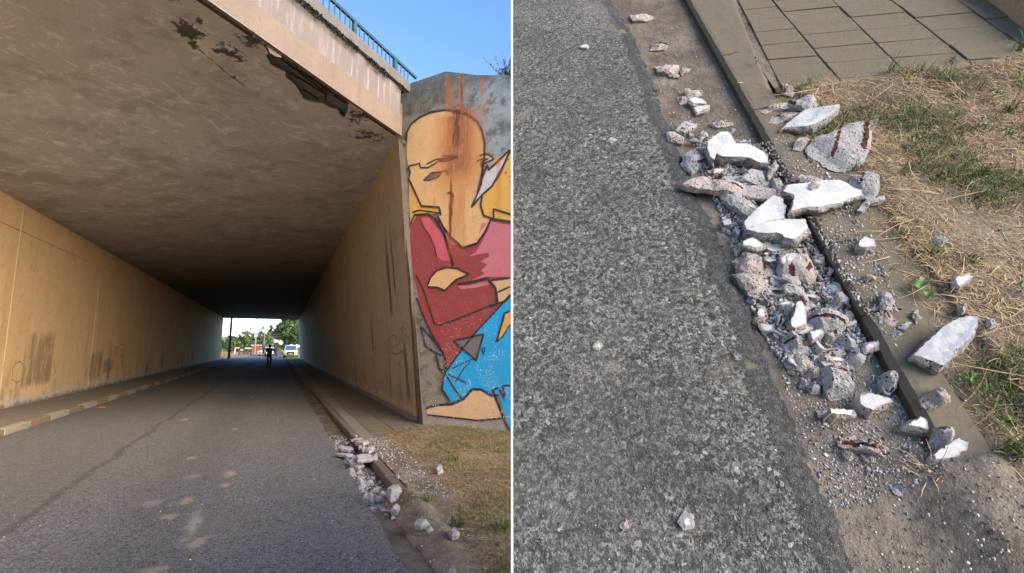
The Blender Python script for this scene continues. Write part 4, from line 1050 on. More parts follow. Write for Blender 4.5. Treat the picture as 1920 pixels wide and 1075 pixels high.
# ================================================================== the rubble on the steep road, piece by piece
mk = lambda x0, y0, s: (lambda p: (x0+p[0]/s, y0+p[1]/s))
zA, zB, zC, zD, zE = mk(1230,160,4.48), mk(1420,140,4.135), mk(1340,360,5.375), mk(1360,440,6.718), mk(1400,540,4.8875)
zF, zG, zH, zI, zJ, zK, zL, zM = mk(1540,640,2.987), mk(1580,400,2.985), mk(1400,760,3.413), mk(1200,0,3.98), mk(1250,200,7.165), mk(1450,480,6.72), mk(1260,320,6.718), mk(960,0,3.98)
KB = KH-.002
CH_ = [
# zone, label, outline, thickness, kind, rust, base, extra
(zB,'thick white slab lying flat behind the kerb, a grey streak across its paint',[(195,395),(240,355),(370,262),(500,256),(632,255),(632,288),(540,345),(450,392),(380,400),(300,390),(240,388)],.045,'W',[],KB,dict(bare=[(375,365),(430,315),(470,262),(500,280),(455,345),(420,370)])),
(zB,'largest grey block beside the dry grass, crossed by two dark rust grooves',[(400,520),(450,460),(560,450),(640,400),(700,355),(830,340),(950,320),(945,370),(900,420),(880,560),(840,640),(700,695),(600,680),(530,640),(490,600),(410,575)],.05,'B',[((862,345),(835,550),42),((645,395),(600,590),26)],KB,{}),
(zB,'grey speckled lump behind the white slab at the end of the paving',[(240,155),(300,158),(440,145),(480,170),(470,230),(400,260),(350,230),(290,215),(240,190)],.045,'B',[((262,150),(290,205),34)],KB,{}),
(zB,'small pinkish lump standing farthest up, beside the green tuft',[(165,70),(210,30),(260,60),(300,100),(280,125),(230,120),(190,100)],.04,'P',[((180,60),(190,95),24)],KB,{}),
(zB,'flat pale flake tilted beside the green tuft',[(30,265),(160,205),(270,210),(280,240),(200,250),(120,262),(60,285)],.022,'P',[],KB,{}),
(zB,'narrow flake with an orange rusty back edge, left of the thick white slab',[(100,350),(130,300),(210,300),(330,265),(340,280),(250,325),(150,365)],.02,'G',[((120,310),(330,272),20)],KB,{}),
(zB,'small beige block in front of the thick white slab',[(290,520),(370,450),(410,465),(420,490),(340,560),(285,550)],.032,'P',[],KB,{}),
(zB,'small grey lump tucked behind the right end of the thick white slab',[(630,320),(660,285),(690,290),(695,320),(650,345)],.03,'B',[],KB,{}),
(zB,'wide flat white plate bridging the kerb, peppered with dark specks',[(200,905),(240,852),(340,840),(390,835),(480,812),(640,808),(700,830),(760,880),(810,890),(800,940),(720,960),(650,998),(560,1010),(470,1035),(400,1030),(260,1068),(280,1000),(285,930),(225,915)],.026,'W',[],KB+.022,{}),
(zB,'long thin grey strip along the upper edge of the wide white plate',[(320,790),(340,760),(440,790),(560,800),(600,812),(440,826),(340,815)],.02,'P',[],KB+.02,{}),
(zB,'pebble resting on the wide flat white plate',[(400,870),(440,815),(475,845),(430,885)],.013,'P',[],KB+.047,{}),
(zB,'upright grey lump with a dark rust edge right of the wide white plate',[(700,830),(760,760),(860,705),(945,750),(950,870),(920,915),(870,925),(820,870)],.05,'B',[((835,720),(800,830),26)],KB,{}),
(zB,'flat grey flake half buried in the grass right of the wide white plate',[(785,1035),(840,975),(985,930),(980,965),(880,1000),(830,1040)],.014,'B',[],KB+.02,{}),
(zA,'big white slab at the head of the pile, grey patch at its peak',[(430,540),(435,480),(490,440),(540,405),(600,400),(635,430),(670,490),(760,485),(840,510),(915,552),(945,600),(935,632),(860,630),(790,598),(700,594),(560,598),(505,575),(492,628),(455,600)],.05,'W',[],.03,dict(bare=[(490,450),(560,430),(605,460),(600,512),(575,505)],sider=True)),
(zA,'pale grey two-horned lump at the left of the big white head slab',[(225,535),(300,490),(350,490),(400,555),(415,600),(390,640),(310,690),(260,660),(225,625),(240,580)],.05,'B',[((350,640),(410,600),22)],.0,{}),
(zL,'long beam-like shard with a rust line down its back, across the gutter',[(160,150),(240,85),(400,40),(600,90),(900,130),(1100,140),(1300,180),(1330,250),(1200,300),(930,272),(620,238),(400,200),(230,185)],.03,'P',[((420,45),(680,118),24),((740,150),(900,180),45)],.045,dict(under=.98)),
(zL,'splinter slanting down below the long beam-like shard',[(620,240),(700,250),(850,290),(1000,370),(1110,420),(1050,480),(970,520),(850,460),(720,380),(640,320)],.028,'B',[((880,290),(990,400),22)],.03,dict(under=.98)),
(zA,'dark grey mass lying under the big white head slab',[(600,730),(740,720),(850,670),(910,670),(960,760),(1000,790),(960,810),(820,800),(680,790),(560,750)],.045,'B',[],.008,{}),
(zA,'small dark spotted flake leaning on the kerb by the white head slab',[(945,740),(960,670),(1010,620),(1030,660),(990,730),(955,760)],.02,'G',[],.045,{}),
(zA,'bluish lump between kerb and wide white plate',[(980,790),(1050,730),(1075,760),(1050,800),(1090,860),(1060,895),(1000,850)],.045,'B',[],.01,{}),
(zC,'white pointed plate, upper half of the cracked pair in the gutter',[(300,290),(400,190),(590,45),(680,80),(685,120),(715,150),(705,268),(540,290),(420,325),(330,372)],.04,'W',[],.045,{}),
(zC,'white plate with a rusty broken front, lower half of the cracked pair',[(322,380),(420,330),(545,294),(700,272),(905,265),(915,300),(940,340),(955,375),(900,395),(850,450),(800,478),(700,462),(690,432),(620,412),(530,420),(430,408)],.05,'W',[],.035,dict(sider=True)),
(zC,'cream plate pinned beneath the rusty-fronted white plate',[(500,545),(600,530),(710,530),(740,570),(640,590),(540,602)],.018,'W',[],.012,{}),
(zD,'round pinkish boulder with a dark rust band, left of the pile',[(160,220),(250,150),(400,135),(480,170),(560,300),(600,370),(590,450),(500,470),(370,440),(230,425),(170,370)],.055,'P',[((440,150),(515,350),62)],.0,{}),
(zD,'white cap piece on top of the round pinkish boulder',[(215,100),(340,35),(430,80),(490,140),(380,150),(230,130)],.02,'W',[],.04,{}),
(zD,'broad pale lump at the asphalt edge below the round pinkish boulder',[(100,430),(250,440),(480,470),(590,480),(600,560),(500,640),(400,680),(290,650),(210,570)],.045,'P',[((300,450),(470,465),26)],.0,{}),
(zD,'pinkish boulder against the kerb with rust blotches and a cream chip',[(670,300),(740,230),(900,200),(1000,220),(1150,290),(1190,340),(1190,480),(1080,530),(1000,500),(880,490),(760,460),(680,410)],.06,'P',[((1110,330),(1040,430),52),((830,380),(860,480),52)],.0,{}),
(zD,'cream chip of paint on the rust-blotched boulder',[(710,300),(760,250),(880,240),(890,280),(830,330),(730,365)],.012,'W',[],.055,{}),
(zD,'small cream lump wedged against the kerb face',[(1120,230),(1190,215),(1280,310),(1210,370),(1190,300)],.032,'P',[],.0,{}),
(zD,'whitish blue sliver below the rust-blotched boulder',[(600,480),(700,490),(850,510),(990,520),(960,630),(850,590),(720,545)],.03,'B',[],.015,{}),
(zD,'long grey wedge with two red rust marks, mid pile',[(520,680),(640,610),(800,600),(980,680),(1130,790),(1100,880),(1030,820),(900,740),(760,720),(620,750)],.04,'B',[((640,665),(740,710),58),((850,740),(1000,800),58)],.0,{}),
(zK,'upright white faced lump with a red scratch, left of the rust-striped block',[(290,600),(350,580),(400,650),(410,830),(360,870),(290,900),(235,880),(222,800),(270,720)],.06,'V',[((280,740),(345,850),9)],.0,{}),
(zK,'bluish lump behind the red-scratched white lump',[(150,610),(230,560),(310,560),(280,640),(220,760),(190,680)],.045,'B',[],.0,{}),
(zK,'big block with a broad dark rust stripe, middle of the gutter',[(390,720),(480,620),(640,600),(850,630),(980,690),(980,790),(910,850),(890,900),(760,880),(620,890),(500,880),(430,820)],.065,'B',[((530,725),(910,790),62),((860,890),(790,870),30)],.0,{}),
(zK,'small round lump right of the rust-striped block',[(985,760),(1020,720),(1055,760),(1010,805)],.03,'B',[],.0,{}),
(zK,'grey crumpled lump against the kerb above the rust-striped block',[(740,520),(820,370),(870,460),(870,560),(800,610)],.04,'G',[((760,470),(800,430),36)],.0,{}),
(zE,'lump with orange rust spots, lower left of the pile',[(355,400),(450,385),(560,390),(610,440),(600,540),(500,560),(390,545),(365,480)],.055,'B',[((380,440),(470,450),30),((520,485),(560,490),26)],.0,{}),
(zE,'white triangular chip leaning on the orange-spotted lump',[(580,400),(690,380),(695,420),(610,480)],.02,'W',[],.02,{}),
(zE,'beige grey lump just below the rust-striped block',[(705,440),(750,390),(830,400),(820,470),(770,480)],.04,'P',[],.0,{}),
(zE,'smooth bluish grey lump right of the beige grey lump',[(800,480),(900,400),(1040,400),(1075,440),(1020,490),(900,515),(840,510)],.05,'B',[],.0,{}),
(zE,'white finger-like stick of concrete pointing at the kerb',[(1085,540),(1120,510),(1230,475),(1240,505),(1100,575)],.028,'W',[],.012,{}),
(zE,'white lump with a red rust corner below the finger-like stick',[(930,640),(990,540),(1050,530),(1090,560),(1135,580),(1100,640),(1060,690),(970,700)],.05,'B',[((995,555),(1030,590),40),((940,610),(1000,610),14)],.0,{}),
(zE,'pale lump, left one of the two joined by a dark crack',[(430,640),(470,580),(560,580),(620,620),(640,690),(560,720),(430,690)],.045,'P',[],.0,{}),
(zE,'pale squared lump, right one of the two joined by a dark crack',[(640,600),(760,585),(850,580),(850,690),(700,700),(640,670)],.045,'P',[((560,575),(830,582),8)],.0,{}),
(zE,'round beige brown lump below the pale crack-joined pair',[(580,750),(620,690),(680,690),(690,740),(640,790),(590,785)],.04,'P',[],.0,{}),
(zE,'big pitted lump at the lower end of the dense pile',[(700,720),(800,690),(930,740),(1000,800),(1000,870),(930,930),(830,945),(770,900),(750,830)],.06,'B',[],.0,{}),
(zE,'small white spotted lump, left one of the lowest small pair',[(510,830),(560,805),(590,840),(550,880),(505,870)],.03,'B',[],.0,{}),
(zE,'small white spotted lump, right one of the lowest small pair',[(560,880),(610,845),(690,870),(680,930),(600,930)],.032,'B',[],.0,{}),
(zE,'pyramid-shaped white lump touching the kerb, rusty at its base',[(1265,770),(1370,700),(1430,760),(1445,850),(1390,890),(1340,900),(1300,850)],.06,'B',[((1330,890),(1390,890),44)],.0,{}),
(zG,'large pale blue topped boulder on the grass edge, pitted broken flank',[(415,770),(480,710),(560,640),(640,597),(700,595),(735,605),(740,640),(722,690),(690,720),(640,760),(610,815),(575,838),(540,820),(480,795)],.07,'W',[],KB,dict(bare=[(590,760),(640,690),(690,650),(700,600),(740,605),(740,640),(720,690),(640,760),(600,830),(570,830),(560,790)],sider=True)),
(zF,'pitted oblong lump with a rusty corner below the large pale blue boulder',[(590,290),(620,265),(740,230),(755,290),(720,315),(640,340),(600,330)],.05,'P',[((700,250),(745,240),22)],KB,{}),
(zF,'lone lump with a flat white back, in the open gutter',[(225,295),(280,290),(380,320),(400,342),(330,362),(290,385),(240,365),(215,330)],.05,'V',[],.0,{}),
(zF,'brick-shaped piece with a rusty brown side',[(48,388),(110,380),(180,378),(182,400),(110,408),(48,412)],.045,'V',[],.0,dict(sider=True)),
(zF,'thin bluish flake beside the brick-shaped piece',[(-8,392),(30,388),(36,400),(28,416),(-2,418)],.015,'B',[],.0,{}),
(zF,'long bar of concrete with two dark red rust stripes',[(120,545),(200,505),(330,540),(480,605),(495,635),(440,640),(300,615),(180,585),(120,570)],.04,'P',[((125,550),(420,610),24),((220,530),(330,562),17)],.0,{}),
(zF,'white wedge at the buried end of the kerb',[(465,475),(560,425),(600,430),(602,490),(545,480)],.05,'W',[],.0,{}),
(zF,'speckled lump with a rust streak beyond the buried kerb end',[(650,520),(680,460),(740,435),(785,460),(760,520),(700,560),(660,545)],.055,'B',[((680,485),(745,450),24)],.03,{}),
(zF,'pale wedge with a smooth flat back beside the straw clump',[(635,630),(760,545),(820,570),(815,605),(740,650),(650,655)],.05,'V',[],.012,{}),
(zF,'flat bluish stone left of the straw clump, lower gutter',[(400,795),(450,790),(490,815),(480,838),(430,830)],.022,'B',[],.0,{}),
(zF,'pinkish chip below the straw clump',[(605,885),(660,845),(710,880),(700,910),(640,900)],.026,'P',[],.005,{}),
(zF,'white pointed chip farthest down on the right',[(910,970),(930,915),(965,960),(945,972)],.026,'P',[],.02,{}),
(zF,'small pinkish lump under the rust-striped bar',[(120,610),(170,595),(195,635),(160,648)],.022,'P',[],.0,{}),
(zF,'narrow grey splinter under the rust-striped bar',[(235,630),(280,640),(310,660),(280,668)],.016,'G',[],.0,{}),
(zG,'white cube-like lump on the kerb top',[(90,185),(100,150),(130,122),(175,150),(175,188),(130,195)],.04,'W',[],KB,{}),
(zG,'flat pale piece just below the white cube-like lump',[(95,215),(175,208),(180,230),(100,238)],.016,'P',[],KB,{}),
(zG,'small white lump on the kerb top below the cube-like one',[(120,350),(150,325),(175,320),(190,350),(150,363)],.028,'P',[],KB,{}),
(zG,'grey knobbly lump next to the dark green leaves',[(220,440),(260,415),(305,450),(290,495),(250,505),(225,490)],.04,'B',[],KB,{}),
(zG,'thin flake with a rust tip on the kerb top',[(215,580),(255,545),(300,600),(265,618)],.014,'P',[((250,550),(262,580),22)],KB,{}),
(zG,'pale grey flat chip pointing at the large blue boulder',[(310,630),(380,595),(400,600),(360,650)],.016,'B',[],KB,{}),
(zG,'pinkish oval chip at the straw edge above the large blue boulder',[(410,560),(430,535),(450,570),(420,605)],.02,'P',[],KB,{}),
(zG,'angular grey chip below the rust-tipped flake',[(290,668),(320,650),(340,665),(305,685)],.018,'G',[],KB,{}),
(zG,'bluish white shard lying out on the dry grass',[(635,360),(710,335),(730,360),(690,380),(655,415),(640,390)],.028,'W',[],KB+.02,{}),
(zG,'small white chip on the grass just above the large blue boulder',[(670,530),(685,500),(695,515),(680,550)],.018,'W',[],KB+.02,{}),
(zG,'tiny white chip by a straw right of the large blue boulder',[(825,600),(845,600),(855,615),(835,625)],.018,'W',[],KB+.02,{}),
(zG,'dark grey stone sunk in the dry grass',[(505,140),(560,105),(610,130),(550,175)],.02,'G',[],KB+.02,{}),
(zM,'pale pitted flat piece farthest up the gutter',[(875,105),(960,98),(1030,95),(1060,120),(1000,140),(900,145)],.024,'P',[],.0,{}),
(zM,'rusty brown topped piece, second up the gutter',[(1035,318),(1110,312),(1180,322),(1140,348),(1040,352)],.026,'P',[((1035,318),(1180,325),20)],.0,{}),
(zM,'long pitted white piece near the small weed, upper gutter',[(1065,475),(1150,472),(1240,470),(1260,500),(1220,528),(1100,530)],.028,'P',[],.0,{}),
(zM,'small pitted lump right of the long pitted white piece',[(1250,508),(1290,492),(1330,488),(1320,515),(1270,535)],.026,'P',[],.0,{}),
(zM,'thin pale sliver under the long pitted white piece',[(1160,550),(1250,552),(1240,568),(1180,565)],.012,'P',[],.0,{}),
(zM,'rust-edged block above the white plate, upper gutter',[(1285,662),(1350,650),(1420,645),(1415,685),(1310,718)],.03,'P',[((1340,672),(1420,655),26)],.0,{}),
(zM,'pinkish crumbly lump left of the rust-edged block',[(1240,705),(1280,695),(1310,700),(1310,745),(1260,752)],.028,'P',[],.0,{}),
(zM,'small clean white plate, upper gutter',[(1320,745),(1370,725),(1440,752),(1440,772),(1360,772)],.022,'W',[],.01,{}),
(zM,'white piece with a brown rusty top edge below the small white plate',[(1355,790),(1470,785),(1462,812),(1385,836)],.024,'V',[((1355,788),(1470,786),16)],.0,{}),
(zM,'pointed lump with one rust spot at the asphalt edge',[(1215,940),(1290,900),(1385,890),(1360,935),(1300,968),(1230,965)],.035,'B',[((1270,950),(1285,955),22)],.0,{}),
(zM,'pinkish pair of fused lumps on the asphalt lip',[(1140,970),(1190,955),(1250,980),(1290,1010),(1270,1040),(1180,1028)],.035,'P',[((1205,960),(1230,975),18)],.0,{}),
(zM,'grey stone left above the big white head slab',[(1385,985),(1430,960),(1460,1000),(1410,1015)],.026,'B',[],.0,{}),
(zM,'crumbly rust-topped piece above the big white head slab',[(1480,905),(1560,882),(1640,880),(1640,908),(1540,926)],.026,'P',[((1540,885),(1640,885),26)],.0,{}),
(zM,'small bluish stone near the kerb above the big white head slab',[(1620,962),(1650,940),(1675,955),(1640,982)],.022,'B',[],.0,{}),
(zM,'white chip alone on the dark road, upper left',[(505,345),(530,334),(560,338),(555,355)],.012,'W',[],HA,{}),
(ident,'white oval chip alone on the lower road',[(1282,978),(1287,968),(1294,972),(1293,985),(1284,987)],.012,'W',[],HA,{}),
(ident,'grey white chip on the lower road, left of the oval one',[(1165,984),(1172,979),(1177,986),(1168,991)],.012,'P',[],HA,{}),
(ident,'flat white chip on the road beside the pile, mid height',[(1115,648),(1122,643),(1129,648),(1122,653)],.010,'W',[],HA,{}),
(ident,'pale flake at the bottom left of the road',[(1037,992),(1047,988),(1055,992),(1046,996)],.010,'P',[],HA,{}),
(ident,'grey stone sitting on the road above the pile',[(1137,262),(1147,257),(1153,260),(1146,266)],.014,'B',[],HA,{}),
]
random.seed(11)
for z, label, pts, t, kind, rust, base, ex in CH_:
    put_chunk(SF, z, label, pts, t, kind, rust, base=base, step=.0095, **ex)
# ---------------- smaller nameless lumps that fill the gutter: single things, sharing meshes
random.seed(5)
PEB = [m for k in 'GPBW' for m in pebble_meshes(k, 5, .020)]
gutter_zone = [(1290,250),(1320,340),(1345,390),(1375,470),(1400,560),(1440,640),(1480,700),(1530,730),(1600,700),(1650,650),(1600,560),(1545,470),(1470,330),(1420,270)]
tail_zone = [(1440,640),(1560,960),(1760,900),(1720,760),(1640,650)]
up_zone = [(1200,60),(1260,240),(1330,270),(1420,270),(1330,110),(1285,40)]
side_zone = [(1420,270),(1530,430),(1600,560),(1690,660),(1690,590),(1640,450),(1560,330),(1480,250)]
spots = []
def fill_zone(zone, n, h, lo, hi, slack=0):
    xs = [p[0] for p in zone]; ys = [p[1] for p in zone]; k = 0
    while k < n:
        x, y = random.uniform(min(xs), max(xs)), random.uniform(min(ys), max(ys))
        if not inside(zone, x, y): continue
        spots.append((x, y, h, random.uniform(lo, hi))); k += 1
fill_zone(gutter_zone, 145, 0, .25, .68); fill_zone(tail_zone, 40, 0, .22, .5); fill_zone(up_zone, 25, 0, .2, .45); fill_zone(side_zone, 50, KB, .2, .5)
for x, y, h, s in spots:
    u, v = SF.uv(x, y, h)
    if h == 0 and (kerb_v(u)-v)*VS < .012: continue
    if h == 0: h = gut_h(u, v)-.002+(.012*random.random() if inside(gutter_zone, x, y) else 0)
    o = link('pebble', random.choice(PEB), None, SF.mat(u, v, h) @ Matrix.Rotation(random.random()*6.28, 4, 'Z') @ Matrix.Rotation(random.gauss(0,.25), 4, 'X') @ Matrix.Scale(s, 4))
    g = h < .03
    tag(o, 'small loose lump of broken concrete lying in the gutter among the bigger pieces' if g else 'small loose lump of broken concrete lying on top of the kerb or grass edge', 'rubble', 'small lumps filling the gutter' if g else 'small lumps on the kerb top')
# flat splintery shards lying over and between the lumps
random.seed(17); SH = []
for kd in 'PBVWPWVP':
    for _ in range(3):
        L = random.uniform(.016, .034); n6 = random.choice((4, 5, 5, 6)); A6 = sorted(random.random()*6.28 for _ in range(n6)); asp = random.uniform(.35, .75)
        if max((b-a) % 6.28 for a, b in zip(A6, A6[1:]+A6[:1])) > 2.7: A6 = [6.28*i/n6+random.uniform(-.3, .3) for i in range(n6)]
        SH.append(chunk_mesh('concrete_shard', [(L*math.cos(a), L*asp*math.sin(a)) for a in A6], random.uniform(.007, .016), kd, [((-L*.6, 0), (L*.5, .1*L), L*.3)] if random.random() < .35 else (), step=.007, grow=.002, under=.97))
k = 0
while k < 170:
    x, y = random.uniform(1290, 1660), random.uniform(250, 740)
    if not inside(gutter_zone, x, y): continue
    u, v = SF.uv(x, y, .02)
    if (kerb_v(u)-v)*VS < .02: continue
    o = link('concrete_shard', random.choice(SH), None, SF.mat(u, v, gut_h(u, v)+random.uniform(.004, .03)) @ Matrix.Rotation(random.random()*6.28, 4, 'Z') @ Matrix.Rotation(random.gauss(0,.33), 4, 'X') @ Matrix.Rotation(random.gauss(0,.25), 4, 'Y')); k += 1
    tag(o, 'flat splintery shard of concrete among the lumps in the gutter', 'rubble', 'flat shards in the gutter')
# crumbs
random.seed(8); sp = []; sz = []
for zone, n, lo, hi, h0 in ((gutter_zone, 7500, .002, .010, 0), (tail_zone, 2600, .0012, .005, 0), (up_zone, 1300, .0012, .005, 0), (side_zone, 2200, .0012, .006, KB)):
    xs = [p[0] for p in zone]; ys = [p[1] for p in zone]; k = 0
    while k < n:
        x, y = random.uniform(min(xs), max(xs)), random.uniform(min(ys), max(ys))
        if not inside(zone, x, y): continue
        u, v = SF.uv(x, y, h0); k += 1
        if h0 == 0 and (kerb_v(u)-v)*VS < .004: continue
        sp.append((u, v, (gut_h(u, v) if h0 == 0 else h0) + (random.random()*.012 if zone is gutter_zone else 0))); sz.append(random.uniform(lo, hi)*(1 if random.random() < .8 else 1.6))
shards('concrete_crumbs', SF, sp, sz, M_crumb)
# grit standing out of the worn asphalt, and paler chips
random.seed(9); sp = []; sz = []
for k in range(26000):
    x, y = random.uniform(962, 1610), random.uniform(-10, 1085); u, v = SF.uv(x, y, HA)
    if (edge_v(u)-v)*VS < .0 or (v-left_v(u))*VS < .01: continue
    sp.append((u, v, asph_h(u, v)-.001)); sz.append(random.uniform(.0013, .0034)*(1 if random.random() < .985 else 1.8))
shards('road_grit', SF, sp, sz, M_grit, 4)
# pebbles and dirt crumbs on the soil and gutter floor
sp = []; sz = []
for k in range(5200):
    x, y = random.uniform(1200, 1930), random.uniform(0, 1085); u, v = SF.uv(x, y, .03)
    if (v-edge_v(u))*VS < .01: continue
    if u > u_kend and -.0 < (v-kerb_v(u))*VS < .14: continue
    if u > soil_top(v): continue
    h = gut_h(u, v) if (u > u_kend and (v-kerb_v(u))*VS < 0) else soil_h(u, v)
    if u < u_kend: h = max(gut_h(u, v), soil_h(u, v))
    sp.append((u, v, h)); sz.append(random.uniform(.0015, .0055))
M_sg = blade_mat('soil_grit', (.06,.05,.04), (.26,.23,.20), (.5,.47,.43)); shards('soil_grit', SF, sp, sz, M_sg, 6)

# ---------------- dry and green grass on the verge
def verge_ok(green):
    def ok(u, v):
        if u > soil_top(v)-.01: return None
        g = (v-grass_v(u))*VS
        if g < -.02: return None
        px, py = proj(u, v, KH)
        if px > 1960 or py > 1120: return None
        d = .20+1.0*sm((g)/.25); b = nz((u, v, 2), 2.6)
        for bx, by, br in ((1840,440,95),(1640,185,80),(1850,160,60),(1870,640,60),(1780,370,40),(1850,950,110)):
            q = math.hypot(px-bx, (py-by)*1.6)
            if q < br: d *= .18+.5*(q/br)**2
        d *= .35+.9*sm(b+.55)
        if green: d *= sm((nz((u, v, 9), 3.2)+.5*nz((u, v, 4), 9)-.02)*3)
        if py > 800: d *= .5
        return (max(0, min(1, d)), soil_h(u, v))
    return ok
uA, uB = SF.uv(1900, 1085, KH)[0], max(SU_); vA, vB = sorted((SF.uv(1440, 200, KH)[1], vR))
blades('dry_grass', SF, scatter(15000, uA, uB, vA, vB, verge_ok(False), 31), M_straw, .062, .0024, (.08, .55), 1)
blades('green_grass', SF, scatter(6000, uA, uB, vA, vB, verge_ok(True), 32), M_grass, .062, .0032, (.6, 1.15), 2)
# longer straws thrown over the rest
rr = random.Random(4); rt = [(u, v, h+.012, 1.0+rr.random()) for u, v, h, s in scatter(130, uA, uB, vA, vB, verge_ok(False), 33)]
blades('straw_stalk', SF, rt, M_straw, .14, .0034, (.02, .16), 3)
# single tufts and weeds one can point at
M_leaf = blade_mat('weed_leaf', (.035,.085,.018), (.07,.15,.03), (.045,.11,.025), .55)
def tuft(px, py, n, L, label, m=None, lift=(.7,1.2), h=None, w_=.0036):
    u, v = SF.uv(px, py, KH); h = soil_h(u, v) if h is None else h
    root = tag(empty('grass_tuft', mw=SF.mat(u, v, h)), label, 'grass tuft')
    rr = random.Random(int(px*7+py)); k = max(2, n//2)
    rt = [(u+rr.gauss(0,.012), v+rr.gauss(0,.012), h, 1) for _ in range(n)]
    o = blades('blades', SF, rt, m or M_grass, L, w_, lift, int(px), None, root); return root
tuft(1466,178,46,.09,'bright green grass tuft at the haunch beside the small pinkish lump',h=KH-.01)
tuft(1511,168,26,.10,'thin dark green tuft at the edge of the paving, left end',h=KH-.01)
tuft(1668,136,34,.12,'arching grass tuft growing from a joint in the paving',h=KH-.01)
tuft(1822,128,18,.11,'sparse green tuft at the paving edge, right of the arching one',h=KH-.01)
tuft(1908,95,34,.13,'tall green tuft at the far right of the paving edge',h=KH-.005)
tuft(1783,118,20,.06,'low dark tuft with dead leaves on the paving edge',h=KH-.008)
tuft(1890,215,40,.09,'dense green tuft at the right border, upper verge')
tuft(1836,335,44,.075,'olive green tuft in the dry grass, centre right')
tuft(1690,445,30,.06,'short green tuft near the white cube-like lump')
tuft(1822,495,30,.065,'green tuft just above the bluish white shard')
tuft(1903,845,60,.12,'dense grass tuft at the right border, lower verge',lift=(.8,1.25))
tuft(1750,880,36,.10,'yellow straw clump at the buried end of the kerb',M_straw,(.4,1.1),h=.012)
tuft(1600,318,22,.05,'low green tuft below the rust-grooved block',h=KH)
tuft(1418,592,10,.06,'spindly weed at the asphalt edge in mid pile',M_grass,h=.005)
tuft(1233,158,14,.07,'small weed in the asphalt edge, upper gutter',M_grass,h=.0)
def weed(px, py, leaves, label, h=None):
    """broad leaves on short stalks; each leaf a curved blade with thickness"""
    u, v = SF.uv(px, py, KH); h = soil_h(u, v) if h is None else h
    root = tag(empty('weed', mw=SF.mat(u, v, h)), label, 'weed'); st = MB()
    for du, dv, L, W, ang in [(a*.75, b*.75, L*.72, W*.72, g) for a, b, L, W, g in leaves]:
        q = MB(); N_ = 6; vs = []
        for i in range(N_+1):
            t_ = i/N_; wd = W*math.sin(math.pi*min(1, t_*.9+.08))**.7; zz = .02+.012*math.sin(t_*3)
            for s_ in (-1, -.4, 0, .4, 1): vs.append((du+math.cos(ang)*L*t_-math.sin(ang)*wd*s_, dv+math.sin(ang)*L*t_+math.cos(ang)*wd*s_, zz+.006*s_*s_+.002*math.sin(7*t_+3*s_)))
        q.add(vs, [(i*5+j, i*5+j+1, (i+1)*5+j+1, (i+1)*5+j) for i in range(N_) for j in range(4)])
        me = mesh('leaf', q.v, q.f, M_leaf, None, True); link('leaf', me, root).matrix_parent_inverse = Matrix.Identity(4)
        st.tube([(0,0,0), (du*.5, dv*.5, .015), (du, dv, .022)], .0012, 4)
    link('stalk', mesh('stalk', st.v, st.f, M_grass), root)
P2 = math.pi
weed(1712,280,[(.01,.01,.028,.016,.7),(-.008,.012,.028,.016,2.2),(-.012,-.01,.028,.016,3.8),(.01,-.012,.028,.016,5.2),(.0,.03,.03,.015,1.4)],'bright green clover-like weed in the dry grass right of the grooved block')
weed(1876,266,[(.006,.0,.03,.017,.3),(-.012,.004,.03,.017,3.4),(.0,-.012,.024,.014,4.7)],'bright green leafy weed near the right border, upper verge')
weed(1722,545,[(.0,.0,.055,.024,.9),(-.02,-.01,.05,.024,2.9),(.01,-.012,.06,.022,-.6)],'weed with broad dark green leaves by the grey knobbly lump')
weed(1907,553,[(.0,.0,.03,.018,.9),(-.012,-.01,.03,.018,2.9),(.01,-.012,.026,.016,-.6)],'small broad-leaved weed at the right border, mid verge')
weed(1820,720,[(.0,.0,.03,.014,.9),(-.012,-.01,.03,.014,2.9),(.01,-.012,.026,.014,-.6),(.01,.012,.026,.014,1.9)],'feathery low weed right below the large pale blue boulder')
weed(1855,190,[(.0,.0,.03,.016,.4),(-.01,.0,.03,.016,2.4),(.0,-.01,.026,.014,-1.6)],'pale green weed below the paving edge on the right')
weed(1417,121,[(.0,.0,.04,.012,P2*.9),(.012,.008,.03,.013,.2)],'fresh green leaf pair on the gravel joint beside the paving',h=KH)
q = MB(); q.add([(-.02,-.004,.002),(0,-.008,.004),(.022,0,.003),(0,.007,.005),(0,0,.007)], [(0,1,4),(1,2,4),(2,3,4),(3,0,4)])
u, v = SF.uv(1388, 157, KH)
tag(q.build('fallen_leaf', plain('orange_leaf', (.62,.30,.06)), mw=SF.mat(u, v, KH+.001) @ Matrix.Rotation(1.2, 4, 'Z')), 'small orange fallen leaf lying on the kerb haunch', 'leaf')
# ================================================================== left-hand verge and its rubble
KL = .10
def lv_h(x, y):
    h = .085+.012*nz((x, y, 0), 1.6)+.01*nz((x, y, 2), 6)+.03*sm((x-1.6)/2.2)
    e = 8.75+.35*(x-1.3)+.06*nz((x, y, 4), 5)-y
    if e < .15: h -= .05*(1-max(0, e)/.15)
    if y < 5.5:
        g = h*sm((x-1.05)/.7)*(.3+.7*sm((y-2)/3)) + .012*(1-sm((x-1.05)/.7))
        b = .14*sm((5.42-y)/.25)*sm((y-2.6)/2.4)*math.exp(-((x-1.30)/.17)**2)
        k = sm((5.5-y)/.4); h = h*(1-k)+max(g, b)*k if x > 1.36 else max(g*k, b)
    elif x < 1.5: h = min(h, .095+.1*(x-1.36))
    h += .006*nz((x, y, 9), 16)+.003*nz((x, y, 5), 45)
    if x < 1.09+.04*nz((0, y, 3), 3): h -= .03
    return h
xs_ = np.arange(1.0, 5.0, .03); ys_ = np.arange(-1.5, 9.9, .04); vs = []; idx = {}; fs = []
